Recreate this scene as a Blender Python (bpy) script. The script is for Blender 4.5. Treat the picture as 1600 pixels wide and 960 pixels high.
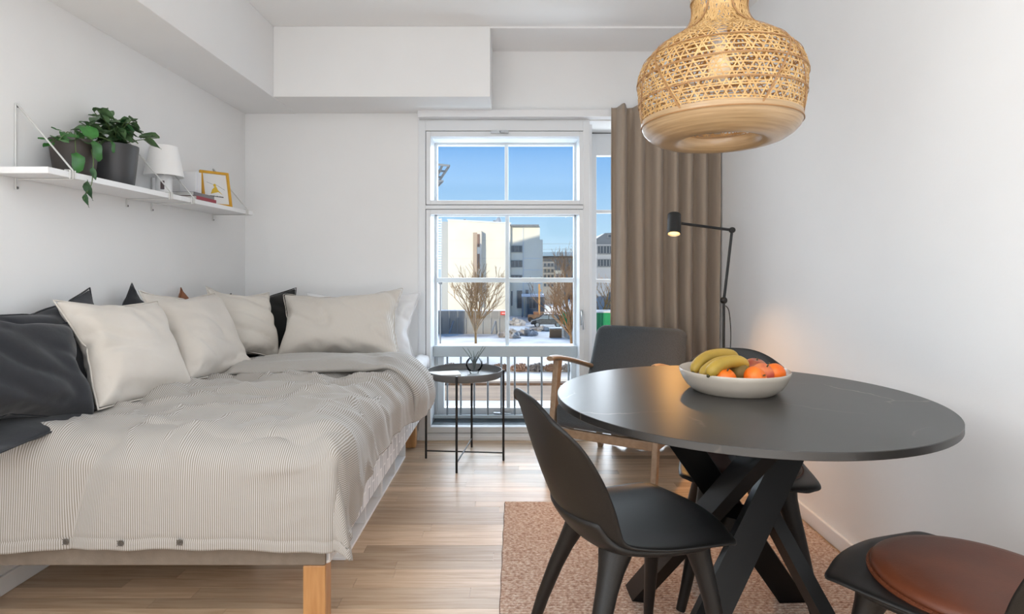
import bpy, bmesh, math, random
import numpy as np
from mathutils import Vector, Matrix, noise

for o in list(bpy.data.objects): bpy.data.objects.remove(o)
SC = bpy.context.scene
COL = SC.collection
PI = math.pi
R = math.radians

# ------------------------------------------------------------------ camera, sky, sun, big lights, exposure
EYE = 1.12
cam_d = bpy.data.cameras.new('camera'); cam = bpy.data.objects.new('camera', cam_d); COL.objects.link(cam)
cam.location = (0, 0, EYE); cam.rotation_euler = (R(90), 0, 0)
cam_d.sensor_width = 36; cam_d.lens = 20.25; cam_d.shift_x = -5/1600; cam_d.shift_y = -59/1600
cam_d.clip_start = .05; cam_d.clip_end = 600
SC.camera = cam

world = bpy.data.worlds.new('sky'); SC.world = world; world.use_nodes = True
wn = world.node_tree.nodes; wl = world.node_tree.links
bg = wn['Background']; bg.inputs[1].default_value = 1.0
wtc = wn.new('ShaderNodeTexCoord'); wsep = wn.new('ShaderNodeSeparateXYZ'); wr = wn.new('ShaderNodeValToRGB')
wl.new(wtc.outputs['Generated'], wsep.inputs[0]); wl.new(wsep.outputs['Z'], wr.inputs[0]); wl.new(wr.outputs[0], bg.inputs[0])
cr = wr.color_ramp
cr.elements[0].position = 0.0; cr.elements[0].color = (.70, .86, 1.0, 1)
cr.elements[1].position = .55; cr.elements[1].color = (.10, .30, .80, 1)
e = cr.elements.new(.06); e.color = (.52, .77, .98, 1)
e = cr.elements.new(.21); e.color = (.23, .50, .93, 1)

sun_d = bpy.data.lights.new('sun', 'SUN'); sun_d.energy = 3.7; sun_d.angle = R(.3); sun_d.color = (1, .90, .74)
sun = bpy.data.objects.new('sun', sun_d); COL.objects.link(sun)
SUN_DIR = Vector((.42, .86, -.27)).normalized()
sun.rotation_euler = SUN_DIR.to_track_quat('-Z', 'Y').to_euler()

glow_d = bpy.data.lights.new('sky_glow_fill', 'SUN'); glow_d.energy = 20.; glow_d.angle = R(125); glow_d.color = (.90, .95, 1)   # added broad lamp strengthening sky and snow glare through the windows
glow = bpy.data.objects.new('sky_glow_fill', glow_d); COL.objects.link(glow)
glow.rotation_euler = Vector((-.10, -1, .16)).to_track_quat('-Z', 'Y').to_euler()

def area(name, loc, rot, sx, sy, energy, color=(1, 1, 1)):
    d = bpy.data.lights.new(name, 'AREA'); d.shape = 'RECTANGLE'; d.size = sx; d.size_y = sy; d.energy = energy; d.color = color
    o = bpy.data.objects.new(name, d); COL.objects.link(o); o.location = loc; o.rotation_euler = rot
    return o
area('rear_fill', (-.25, -2.45, 1.45), (R(90), 0, 0), 2.9, 2.1, 4, (.875, .945, 1))     # added soft fill in front of the solid rear wall, behind the camera
area('overhead_fill', (-.25, -.35, 2.5), (0, 0, 0), 2.7, 2.6, 40, (.875, .945, 1))                             # added overhead fill under the ceiling, out of view
area('upward_fill', (-.25, -1.3, .25), (R(180), 0, 0), 2.4, 2.0, 48, (.875, .945, 1))                              # added fill facing up behind the camera, for ceiling and soffit undersides
area('left_side_fill', (-1.72, -.35, 1.0), (R(90), 0, R(-84)), 2.4, 1.7, 32, (.875, .945, 1))                # added side fill by the left wall, brightens the right wall
for nm, x, sx in (('tall_window_portal', -.07, 1.08), ('side_window_portal', .90, .72)):           # sampling portals only, they give no light of their own
    p = area(nm, (x, 4.2, 1.1), (R(-90), 0, 0), sx, 2.0, 1); p.data.cycles.is_portal = True

SC.view_settings.view_transform = 'Standard'; SC.view_settings.look = 'None'
SC.view_settings.exposure = 0.0; SC.view_settings.gamma = 1.0; SC.view_settings.use_curve_mapping = False
SC.cycles.use_denoising = True
SC.cycles.max_bounces = 10; SC.cycles.diffuse_bounces = 6; SC.cycles.transparent_max_bounces = 24
SC.cycles.caustics_reflective = False; SC.cycles.caustics_refractive = False
SC.cycles.sample_clamp_indirect = 6

# ------------------------------------------------------------------ helpers
def lin(c):
    return tuple((x/12.92 if x <= .04045 else ((x+.055)/1.055)**2.4) for x in c)
def rgb(r, g, b):
    return lin((r/255, g/255, b/255)) + (1,)

def mat(name, col, rough=.5, metal=0., col2=None, nscale=6., ndetail=4., stretch=(1, 1, 1), lo=.35, hi=.65,
        bump=0., bscale=None, bstretch=None, bdist=.01, spec=.5, coat=0., sheen=0., coord='Object', emit=None, estr=0., sub=0., rnd=0., back=None):
    m = bpy.data.materials.new(name); m.use_nodes = True
    nt = m.node_tree; N = nt.nodes; L = nt.links; b = N['Principled BSDF']
    b.inputs['Base Color'].default_value = col; b.inputs['Roughness'].default_value = rough; b.inputs['Metallic'].default_value = metal
    b.inputs['Specular IOR Level'].default_value = spec; b.inputs['Coat Weight'].default_value = coat; b.inputs['Sheen Weight'].default_value = sheen
    if emit: b.inputs['Emission Color'].default_value = emit; b.inputs['Emission Strength'].default_value = estr
    tc = N.new('ShaderNodeTexCoord')
    def tex(scale, st, detail):
        mp = N.new('ShaderNodeMapping'); mp.inputs['Scale'].default_value = st; L.new(tc.outputs[coord], mp.inputs[0])
        t = N.new('ShaderNodeTexNoise'); t.inputs['Scale'].default_value = scale; t.inputs['Detail'].default_value = detail
        L.new(mp.outputs[0], t.inputs[0]); return t
    last = None
    if col2:
        t = tex(nscale, stretch, ndetail)
        r = N.new('ShaderNodeValToRGB'); r.color_ramp.elements[0].position = lo; r.color_ramp.elements[1].position = hi
        r.color_ramp.elements[0].color = col; r.color_ramp.elements[1].color = col2
        L.new(t.outputs['Fac'], r.inputs[0]); last = r.outputs[0]; L.new(last, b.inputs['Base Color'])
    if rnd:
        oi = N.new('ShaderNodeObjectInfo'); mr = N.new('ShaderNodeMapRange'); mr.inputs[3].default_value = 1-rnd; mr.inputs[4].default_value = 1+rnd
        L.new(oi.outputs['Random'], mr.inputs[0])
        hs = N.new('ShaderNodeHueSaturation'); L.new(mr.outputs[0], hs.inputs['Value'])
        if last: L.new(last, hs.inputs['Color'])
        else: hs.inputs['Color'].default_value = col
        L.new(hs.outputs[0], b.inputs['Base Color'])
    if bump:
        t = tex(bscale or nscale, bstretch or stretch, 5.)
        bp = N.new('ShaderNodeBump'); bp.inputs['Strength'].default_value = bump; bp.inputs['Distance'].default_value = bdist
        L.new(t.outputs['Fac'], bp.inputs['Height']); L.new(bp.outputs[0], b.inputs['Normal'])
    return m

def glass_mat(name, tint=(.97, .985, .99), gloss=.06):
    m = bpy.data.materials.new(name); m.use_nodes = True
    nt = m.node_tree; N = nt.nodes; L = nt.links; N.remove(N['Principled BSDF'])
    tr = N.new('ShaderNodeBsdfTransparent'); tr.inputs[0].default_value = tint + (1,)
    gl = N.new('ShaderNodeBsdfGlossy'); gl.inputs['Roughness'].default_value = .02
    lw = N.new('ShaderNodeLayerWeight'); lw.inputs[0].default_value = .25
    ml = N.new('ShaderNodeMath'); ml.operation = 'MULTIPLY_ADD'; ml.inputs[1].default_value = .10; ml.inputs[2].default_value = gloss*.1
    L.new(lw.outputs['Fresnel'], ml.inputs[0])
    mx = N.new('ShaderNodeMixShader'); L.new(ml.outputs[0], mx.inputs[0]); L.new(tr.outputs[0], mx.inputs[1]); L.new(gl.outputs[0], mx.inputs[2])
    L.new(mx.outputs[0], N['Material Output'].inputs[0])
    return m

class G:
    """collects vertices and faces of one mesh"""
    def __init__(s): s.v = []; s.f = []; s.uv = None
    def add(s, vs, fs, M=None):
        k = len(s.v)
        s.v += [tuple(M @ Vector(p)) if M is not None else tuple(p) for p in vs]
        s.f += [tuple(i+k for i in f) for f in fs]; return s
    def box(s, lo, hi, M=None):
        (a, b, c), (d, e_, f) = lo, hi
        vs = [(a,b,c),(d,b,c),(d,e_,c),(a,e_,c),(a,b,f),(d,b,f),(d,e_,f),(a,e_,f)]
        return s.add(vs, [(3,2,1,0),(4,5,6,7),(0,1,5,4),(1,2,6,5),(2,3,7,6),(3,0,4,7)], M)
    def beam(s, p, q, w, h, up=(0, 0, 1), w2=None, h2=None):
        p, q = Vector(p), Vector(q); d = (q-p).normalized(); u = Vector(up); x = d.cross(u)
        if x.length < 1e-5: x = d.cross(Vector((1, 0, 0)))
        x.normalize(); u = x.cross(d)
        w2 = w if w2 is None else w2; h2 = h if h2 is None else h2
        vs = [c + x*(sx*ww/2) + u*(su*hh/2) for c, ww, hh in ((p, w, h), (q, w2, h2)) for sx, su in ((-1,-1),(1,-1),(1,1),(-1,1))]
        return s.add(vs, [(0,1,2,3),(7,6,5,4),(0,4,5,1),(1,5,6,2),(2,6,7,3),(3,7,4,0)])
    def tube(s, pts, r, n=8, cap=True, closed=False, flat=None):
        pts = [Vector(p) for p in pts]; m = len(pts)
        rs = r if isinstance(r, (list, tuple)) else [r]*m
        k0 = len(s.v); prev = None
        for i, p in enumerate(pts):
            if closed: t = pts[(i+1) % m]-pts[i-1]
            else: t = pts[min(i+1, m-1)]-pts[max(i-1, 0)]
            t.normalize()
            if prev is None:
                a = Vector((0, 0, 1)) if abs(t.z) < .9 else Vector((1, 0, 0)); x = t.cross(a).normalized()
            else:
                x = (prev - t*prev.dot(t)); x = x.normalized() if x.length > 1e-6 else t.orthogonal().normalized()
            prev = x; y = t.cross(x)
            rr = rs[i]
            for j in range(n):
                an = 2*PI*j/n; s.v.append(tuple(p + x*(math.cos(an)*rr) + y*(math.sin(an)*rr*(flat or 1))))
        for i in range(m if closed else m-1):
            a, b = k0+i*n, k0+((i+1) % m)*n
            for j in range(n):
                j2 = (j+1) % n; s.f.append((a+j, a+j2, b+j2, b+j))
        if cap and not closed:
            s.f.append(tuple(k0+j for j in range(n))[::-1]); s.f.append(tuple(k0+(m-1)*n+j for j in range(n)))
        return s
    def lathe(s, prof, n=32, M=None, cap=True):
        vs = []; fs = []; m = len(prof)
        for r, z in prof:
            for j in range(n):
                a = 2*PI*j/n; vs.append((r*math.cos(a), r*math.sin(a), z))
        for i in range(m-1):
            for j in range(n):
                j2 = (j+1) % n; fs.append((i*n+j, i*n+j2, (i+1)*n+j2, (i+1)*n+j))
        if cap:
            fs.append(tuple(range(n))[::-1]); fs.append(tuple((m-1)*n+j for j in range(n)))
        return s.add(vs, fs, M)
    def grid(s, P, wrap=False, M=None, flip=False):
        m = len(P); n = len(P[0]); vs = [p for row in P for p in row]; fs = []
        for i in range(m-1):
            for j in range(n if wrap else n-1):
                j2 = (j+1) % n; f = (i*n+j, i*n+j2, (i+1)*n+j2, (i+1)*n+j); fs.append(f[::-1] if flip else f)
        return s.add(vs, fs, M)
    def prism(s, poly, axis, a, b, M=None):
        """polygon of 2-D points extruded along an axis from a to b"""
        def mk(p, t):
            return {'x': (t, p[0], p[1]), 'y': (p[0], t, p[1]), 'z': (p[0], p[1], t)}[axis]
        n = len(poly); vs = [mk(p, a) for p in poly] + [mk(p, b) for p in poly]
        fs = [tuple(range(n)), tuple(range(2*n-1, n-1, -1))] + [(i, i+n, (i+1) % n+n, (i+1) % n) for i in range(n)]
        return s.add(vs, fs, M)

def tag(o, label=None, cat=None, group=None, kind=None):
    if label: o['label'] = label
    if cat: o['category'] = cat
    if group: o['group'] = group
    if kind: o['kind'] = kind
    return o

def mesh_of(name, g, m, smooth=None):
    me = bpy.data.meshes.new(name); me.from_pydata([tuple(p) for p in g.v], [], g.f)
    bm = bmesh.new(); bm.from_mesh(me); bmesh.ops.recalc_face_normals(bm, faces=bm.faces[:]); bm.to_mesh(me); bm.free()
    if m: me.materials.append(m)
    if smooth is not None:
        me.polygons.foreach_set('use_smooth', [True]*len(me.polygons))
        if smooth < 170: me.set_sharp_from_angle(angle=R(smooth))
    return me

def obj(name, g, m, parent=None, smooth=None, bevel=0, sub=0, solid=0, soff=-1, label=None, kind=None, M=None, bseg=2):
    me = g if isinstance(g, bpy.types.Mesh) else mesh_of(name, g, m, smooth)
    o = bpy.data.objects.new(name, me); COL.objects.link(o)
    if parent: o.parent = parent
    if M is not None: o.matrix_local = M
    if solid: d = o.modifiers.new('solid', 'SOLIDIFY'); d.thickness = solid; d.offset = soff
    if bevel:
        d = o.modifiers.new('bevel', 'BEVEL'); d.width = bevel; d.segments = bseg; d.limit_method = 'ANGLE'; d.angle_limit = R(40)
    if sub: d = o.modifiers.new('sub', 'SUBSURF'); d.levels = d.render_levels = sub
    if label: o['label'] = label
    if kind: o['kind'] = kind
    return o

def thing(name, label, cat, loc=(0, 0, 0), rotz=0, group=None, M=None):
    o = bpy.data.objects.new(name, None); COL.objects.link(o)
    o.empty_display_size = .1
    if M is not None: o.matrix_world = M
    else: o.location = loc; o.rotation_euler = (0, 0, rotz)
    return tag(o, label, cat, group)

def struct(name, loc=(0, 0, 0)):
    o = bpy.data.objects.new(name, None); COL.objects.link(o); o.location = loc; o['kind'] = 'structure'; return o

def dup(root, loc=None, rotz=None, label=None):
    r = root.copy(); COL.objects.link(r)
    if loc is not None: r.location = loc
    if rotz is not None: r.rotation_euler = (0, 0, rotz)
    if label: r['label'] = label
    for ch in root.children:
        c = ch.copy(); COL.objects.link(c); c.parent = r
        for g2 in ch.children:
            d = g2.copy(); COL.objects.link(d); d.parent = c
    return r

def T(x, y, z): return Matrix.Translation((x, y, z))
def RX(a): return Matrix.Rotation(a, 4, 'X')
def RY(a): return Matrix.Rotation(a, 4, 'Y')
def RZ(a): return Matrix.Rotation(a, 4, 'Z')
def S(x, y, z): return Matrix.Diagonal((x, y, z, 1))

VPX, HOR, FPX = 805., 421., 900.
def at(u, v, Y):
    """the world point seen at pixel (u, v) of the photograph at depth Y"""
    return Vector(((u-VPX)/FPX*Y, Y, EYE-(v-HOR)/FPX*Y))
def cat_rom(pts, k=6):
    pts = [Vector(p) for p in pts]; out = []
    for i in range(len(pts)-1):
        p0, p1, p2, p3 = pts[max(i-1, 0)], pts[i], pts[i+1], pts[min(i+2, len(pts)-1)]
        for j in range(k):
            t = j/k; out.append(.5*((2*p1)+(p2-p0)*t+(2*p0-5*p1+4*p2-p3)*t*t+(3*p1-p0-3*p2+p3)*t*t*t))
    out.append(pts[-1]); return out
def sstep(a, b, x):
    t = max(0., min(1., (x-a)/(b-a))); return t*t*(3-2*t)

# ------------------------------------------------------------------ materials
M_wall = mat('white_wall_paint', rgb(238, 238, 238), .75, col2=rgb(235, 235, 235), nscale=2, bump=.03, bscale=180, coord='Object')
M_ceil = mat('ceiling_paint', rgb(240, 240, 240), .8)
M_trim = mat('white_gloss_trim', rgb(232, 233, 235), .35)
M_frame = mat('white_window_frame', rgb(226, 229, 232), .3)
M_gap = mat('dark_rubber_gasket', rgb(70, 72, 75), .6)
M_sill = mat('dark_slate_sill', rgb(88, 98, 104), .5, col2=rgb(104, 114, 120), nscale=20)
M_steel = mat('brushed_steel', rgb(170, 174, 178), .3, .9)
M_rail = mat('grey_safety_rail', rgb(196, 203, 208), .35)
M_bar = mat('grey_baluster', rgb(150, 158, 164), .35, .3)
M_glass = glass_mat('window_glass')
M_black = mat('black_powder_coat', rgb(26, 26, 27), .42)
M_blackleg = mat('black_table_steel', rgb(9, 9, 10), .45, spec=.35)
M_wood = mat('oak_wood', rgb(200, 150, 98), .42, col2=rgb(172, 120, 72), nscale=5, stretch=(9, 9, 1), ndetail=6, lo=.3, hi=.7)
M_whitelac = mat('white_lacquer', rgb(236, 236, 237), .4)
M_plastic = mat('dark_composite_plastic', rgb(19, 17, 16), .44, col2=rgb(30, 28, 27), nscale=420, ndetail=2, lo=.5, hi=.72, spec=.42)
M_leather = mat('brown_leather', rgb(104, 54, 31), .45, col2=rgb(92, 46, 26), nscale=9, bump=.15, bscale=260, bdist=.002)
M_dkleather = mat('dark_brown_leather', rgb(78, 45, 33), .45, col2=rgb(66, 38, 28), nscale=9)
M_grey = mat('charcoal_upholstery', rgb(54, 59, 64), .9, col2=rgb(68, 73, 78), nscale=220, ndetail=2, bump=.3, bscale=400, bdist=.002, sheen=.2)
M_curtain = mat('taupe_curtain', rgb(160, 144, 128), .9, sheen=.25, bump=.12, bscale=300, bdist=.002)
def fabric(name, a, b, sheen=.15):
    return mat(name, a, .92, col2=b, nscale=5, bump=.25, bscale=34, bdist=.006, sheen=sheen)
M_dk = fabric('blue_black_cotton', rgb(31, 33, 38), rgb(37, 39, 45))
M_blk = fabric('black_cotton', rgb(24, 24, 23), rgb(28, 28, 27))
M_beige = fabric('beige_linen', rgb(211, 204, 196), rgb(204, 197, 188))
M_beige2 = fabric('pale_beige_linen', rgb(214, 208, 199), rgb(207, 200, 191))
M_white = fabric('white_cotton', rgb(232, 232, 233), rgb(226, 226, 228))
M_brown = mat('tan_brown_leather', rgb(138, 88, 58), .5, col2=rgb(120, 73, 46), nscale=8, bump=.2, bscale=50)

def stripes(name, axis_coord, period, a, b, dirx=0):
    m = mat(name, a, .9, sheen=.15, bump=.25, bscale=30, bdist=.006)
    nt = m.node_tree; N = nt.nodes; L = nt.links; bs = N['Principled BSDF']
    tc = N.new('ShaderNodeTexCoord'); sp = N.new('ShaderNodeSeparateXYZ'); L.new(tc.outputs[axis_coord], sp.inputs[0])
    nz = N.new('ShaderNodeTexNoise'); nz.inputs['Scale'].default_value = 14; L.new(tc.outputs[axis_coord], nz.inputs[0])
    ad = N.new('ShaderNodeMath'); ad.operation = 'MULTIPLY_ADD'; ad.inputs[1].default_value = .0015; L.new(nz.outputs['Fac'], ad.inputs[0]); L.new(sp.outputs[dirx], ad.inputs[2])
    mu = N.new('ShaderNodeMath'); mu.operation = 'MULTIPLY'; mu.inputs[1].default_value = 2*PI/period; L.new(ad.outputs[0], mu.inputs[0])
    si = N.new('ShaderNodeMath'); si.operation = 'SINE'; L.new(mu.outputs[0], si.inputs[0])
    mr = N.new('ShaderNodeMapRange'); mr.inputs[1].default_value = -.55; mr.inputs[2].default_value = .55; L.new(si.outputs[0], mr.inputs[0])
    mx = N.new('ShaderNodeMix'); mx.data_type = 'RGBA'; mx.inputs[6].default_value = a; mx.inputs[7].default_value = b
    L.new(mr.outputs[0], mx.inputs[0]); L.new(mx.outputs[2], bs.inputs['Base Color'])
    return m
M_duvet = stripes('striped_duvet_cotton', 'UV', .0062, rgb(187, 184, 180), rgb(139, 131, 122))
M_stripe = stripes('striped_pillow_cotton', 'Object', .0075, rgb(216, 211, 204), rgb(198, 189, 178))
# ------------------------------------------------------------------ the room
XL, XR, YW, YR, ZC = -1.77, 1.298, 3.775, -2.6, 2.56
PXM = YW/FPX                                   # metres per photo pixel on the back wall
def wx(u): return (u-VPX)*PXM
def wz(v): return EYE+(HOR-v)*PXM

g = G().box((XL-.2, YR-.2, -.2), (XR+.2, YW+.42, -.004))
floor = obj('floor', g, None, kind='structure')
def floor_mat():
    m = bpy.data.materials.new('oak_floor'); m.use_nodes = True
    nt = m.node_tree; N = nt.nodes; L = nt.links; b = N['Principled BSDF']
    geo = N.new('ShaderNodeNewGeometry'); oi = N.new('ShaderNodeObjectInfo')
    ml = N.new('ShaderNodeMath'); ml.operation = 'MULTIPLY'; ml.inputs[1].default_value = 37; L.new(oi.outputs['Random'], ml.inputs[0])
    cb = N.new('ShaderNodeCombineXYZ'); L.new(ml.outputs[0], cb.inputs[0]); L.new(ml.outputs[0], cb.inputs[2])
    va = N.new('ShaderNodeVectorMath'); L.new(geo.outputs['Position'], va.inputs[0]); L.new(cb.outputs[0], va.inputs[1])
    mp = N.new('ShaderNodeMapping'); mp.inputs['Scale'].default_value = (1.6, 22, 22); L.new(va.outputs[0], mp.inputs[0])
    n1 = N.new('ShaderNodeTexNoise'); n1.inputs['Scale'].default_value = 2.2; n1.inputs['Detail'].default_value = 8; n1.inputs['Distortion'].default_value = .8; L.new(mp.outputs[0], n1.inputs[0])
    r1 = N.new('ShaderNodeValToRGB'); r1.color_ramp.elements[0].position = .3; r1.color_ramp.elements[1].position = .72
    r1.color_ramp.elements[0].color = rgb(218, 192, 164); r1.color_ramp.elements[1].color = rgb(186, 154, 122)
    L.new(n1.outputs['Fac'], r1.inputs[0])
    mr = N.new('ShaderNodeMapRange'); mr.inputs[3].default_value = .62; mr.inputs[4].default_value = 1.04; L.new(oi.outputs['Random'], mr.inputs[0])
    hs = N.new('ShaderNodeHueSaturation'); L.new(mr.outputs[0], hs.inputs['Value']); L.new(r1.outputs[0], hs.inputs['Color'])
    # small knots
    vo = N.new('ShaderNodeTexVoronoi'); vo.inputs['Scale'].default_value = 1.0
    mp2 = N.new('ShaderNodeMapping'); mp2.inputs['Scale'].default_value = (2.2, 5, 5); L.new(va.outputs[0], mp2.inputs[0]); L.new(mp2.outputs[0], vo.inputs[0])
    kr = N.new('ShaderNodeMapRange'); kr.inputs[1].default_value = .02; kr.inputs[2].default_value = .05; L.new(vo.outputs['Distance'], kr.inputs[0])
    mx = N.new('ShaderNodeMix'); mx.data_type = 'RGBA'; mx.inputs[6].default_value = rgb(92, 64, 44); L.new(kr.outputs[0], mx.inputs[0]); L.new(hs.outputs[0], mx.inputs[7])
    L.new(mx.outputs[2], b.inputs['Base Color'])
    b.inputs['Roughness'].default_value = .36; b.inputs['Specular IOR Level'].default_value = .5
    bp = N.new('ShaderNodeBump'); bp.inputs['Strength'].default_value = .08; bp.inputs['Distance'].default_value = .002; L.new(n1.outputs['Fac'], bp.inputs['Height']); L.new(bp.outputs[0], b.inputs['Normal'])
    return m
M_floor = floor_mat(); floor.data.materials.append(M_floor)
rnd = random.Random(4)
cube_me = mesh_of('plank', G().box((-.5, -.5, -1), (.5, .5, 0)), M_floor)
row_w = .0625
y = YW; 
while y > .95:
    x = XL - rnd.uniform(0, .7)
    while x < XR:
        ln = rnd.uniform(.62, 1.15)
        a, b = max(x, XL), min(x+ln, XR)
        if b-a > .02:
            o = obj('plank', cube_me, None, parent=floor)
            o.location = ((a+b)/2, y-row_w/2, rnd.uniform(-.0003, 0)); o.scale = (b-a-.0011, row_w-.0010, .0036)
        x += ln
    y -= row_w

obj('ceiling', G().box((XL-.2, YR-.2, ZC), (XR+.2, YW+.42, ZC+.2)), M_ceil, kind='structure')
ceil = bpy.data.objects['ceiling']
# boxed-in ducts under the ceiling: one along the left wall, one along the window wall; a shallow step in the ceiling slab
SOF = 2.139
obj('soffit', G().box((XL, YR, SOF), (-1.432, YW, ZC)), M_wall, parent=ceil, bevel=.003)
obj('soffit', G().box((-1.432, 3.41, SOF+.003), (-.148, YW, ZC)), M_wall, parent=ceil, bevel=.003)
obj('ceiling_step', G().box((-.148, 3.41, ZC-.012), (XR, YW, ZC)), M_ceil, parent=ceil)

obj('wall_left', G().box((XL-.2, YR-.2, -.1), (XL, YW+.42, ZC+.05)), M_wall, kind='structure')
obj('wall_right', G().box((XR, YR-.2, -.1), (XR+.2, YW+.42, ZC+.05)), M_wall, kind='structure')
obj('wall_rear', G().box((XL, YR-.2, -.1), (XR, YR, ZC+.05)), M_wall, kind='structure')
W1L, W1R, W2R = wx(655), wx(921), 1.16
WT = wz(189)
g = G().box((XL, YW, -.1), (W1L, YW+.40, ZC+.05))
g.box((W1L, YW, WT), (XR, YW+.40, ZC+.05)); g.box((W2R, YW, -.1), (XR, YW+.40, WT))
g.box((W1L, YW+.005, -.1), (W2R, YW+.40, .002)); g.box((W1R-.005, YW+.10, 0), (W1R+.03, YW+.40, WT))
obj('wall_back', g, M_wall, kind='structure')

def skirting(name, lo, hi): obj(name, G().box(lo, hi), M_trim, kind='structure', bevel=.004)
skirting('baseboard_right', (XR-.014, YR, 0), (XR, YW, .066))
skirting('baseboard_left', (XL, YR, 0), (XL+.014, YW, .066))
skirting('baseboard_back', (XL+.014, YW-.014, 0), (W1L-.002, YW, .066))

# ------------------------------------------------------------------ window_1: inner casements and outer glazing, a safety rail between them
w1 = struct('window_1', ((W1L+W1R)/2, YW, 0))
def wp(name, boxes, m, parent=w1, bevel=.002, kind=None):
    off = w1.location if parent is w1 else (parent.parent.location if parent.parent else parent.location)
    g = G()
    for lo, hi in boxes:
        lo2 = [min(a, b) for a, b in zip(lo, hi)]; hi2 = [max(a, b) for a, b in zip(lo, hi)]
        g.box([lo2[i]-off[i] for i in range(3)], [hi2[i]-off[i] for i in range(3)])
    return obj(name, g, m, parent=parent, bevel=bevel)
def ring(x0, x1, z0, z1, w, y0, y1, wb=None, wt=None):
    wb = w if wb is None else wb; wt = w if wt is None else wt
    return [((x0, y0, z0), (x0+w, y1, z1)), ((x1-w, y0, z0), (x1, y1, z1)), ((x0+w, y0, z1-wt), (x1-w, y1, z1)), ((x0+w, y0, z0), (x1-w, y1, z0+wb))]
yA, yB, yO = YW-.012, YW+.05, YW+.195            # room face, inner leaf, outer leaf
fx0, fx1 = wx(665.2), wx(912.6)
wp('frame', ring(W1L, W1R, wz(687), WT, fx0-W1L, yA, yB, wb=wz(677)-wz(687), wt=WT-wz(205)) + [((fx0, yA, wz(327)), (fx1, yB, wz(321)))], M_frame)
gs = wz(320.9)
def leaf(z0, z1, zo0, zo1, xo0, xo1):
    e_ = .0035
    s = wp('sash', [((fx0+e_, yA+.003, z0+e_), (xo0, yB-.004, z1-e_)), ((xo1, yA+.003, z0+e_), (fx1-e_, yB-.004, z1-e_)),
                    ((xo0, yA+.003, zo1), (xo1, yB-.004, z1-e_)), ((xo0, yA+.003, z0+e_), (xo1, yB-.004, zo0))], M_frame)
    gsk = wp('gasket', ring(fx0, fx1, z0, z1, .0036, yA+.012, yB-.006), M_gap, parent=s, bevel=0)
    wp('pane', [((xo0-.005, yB-.018, zo0-.005), (xo1+.005, yB-.014, zo1+.005))], M_glass, parent=s, bevel=0)
    return s
xo0, xo1 = wx(673), wx(905)
s_up = leaf(wz(320.9), wz(205), wz(313.5), wz(213.5), xo0, xo1)
s_lo = leaf(wz(677), wz(327), wz(667), wz(335), xo0, xo1)
# deep reveal lining between the leaves
wp('lining', [((xo0-.02, yB, wz(668)), (xo0, yO+.06, wz(213))), ((xo1, yB, wz(668)), (xo1+.02, yO+.06, wz(213))), ((xo0, yB, wz(213.5)), (xo1, yO+.06, wz(209))),
              ((xo0, yB, wz(327)), (xo1, yO+.03, wz(321)))], M_frame)
wp('sill', [((xo0, yB-.002, wz(672)), (xo1, yO+.05, wz(666.5)))], M_sill)
def oz(v): return EYE+(HOR-v)*(yO/FPX)
def ox(u): return (u-VPX)*(yO/FPX)
yo0, yo1 = yO, yO+.05
ox0, ox1 = ox(681), ox(903)
o_frame = wp('outer_frame', ring(xo0, xo1, wz(666.5), wz(213.5), ox(683.2)-xo0, yo0, yo1, wb=oz(648)-wz(666.5), wt=wz(213.5)-oz(227)) +
             [((xo0, yo0, oz(338)), (xo1, yo1, oz(313))), ((xo0, yo0, oz(556)), (xo1, yo1, oz(539)))], M_frame)
wp('mullion', [((ox(788.5), yo0-.004, oz(314)), (ox(794), yo1, oz(227)))], M_frame)
wp('mullion', [((ox(789.5), yo0-.004, oz(540)), (ox(795.5), yo1, oz(337)))], M_frame)
wp('muntin', [((ox(682), yo0-.003, oz(441.5)), (ox(903), yo1-.004, oz(434.5)))], M_frame)
lowsash = wp('outer_sash', ring(ox(684), ox(902), oz(651), oz(555), ox(694)-ox(684), yo0-.012, yo1-.01, wb=oz(637)-oz(651), wt=.012), M_frame)
wp('mullion', [((ox(791.5), yo0-.008, oz(638)), (ox(797), yo1-.012, oz(556)))], M_frame)
for z0, z1 in ((oz(313), oz(227)), (oz(539), oz(338)), (oz(637), oz(556))):
    wp('pane', [((ox(682), yo1-.022, z0), (ox(903), yo1-.018, z1))], M_glass, parent=o_frame, bevel=0)
# safety rail with balusters
yr_ = yO-.055
def rz_(v): return EYE+(HOR-v)*(yr_/FPX)
def rx_(u): return (u-VPX)*(yr_/FPX)
wp('rail', [((xo0, yr_-.03, rz_(557)), (xo1, yr_+.02, rz_(540)))], M_rail, bevel=.004)
for i in range(10):
    u = 699+21.05*i
    if u > 903: break
    g = G().tube([(rx_(u), yr_, wz(666.5)+.03), (rx_(u), yr_, rz_(556))], .0065, 8)
    g.v = [tuple(Vector(p)-w1.location) for p in g.v]
    obj('baluster', g, M_bar, parent=w1, smooth=40)
wp('rail', [((xo0, yr_-.012, wz(666.5)+.018), (xo1, yr_+.012, wz(666.5)+.04))], M_rail)
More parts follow.
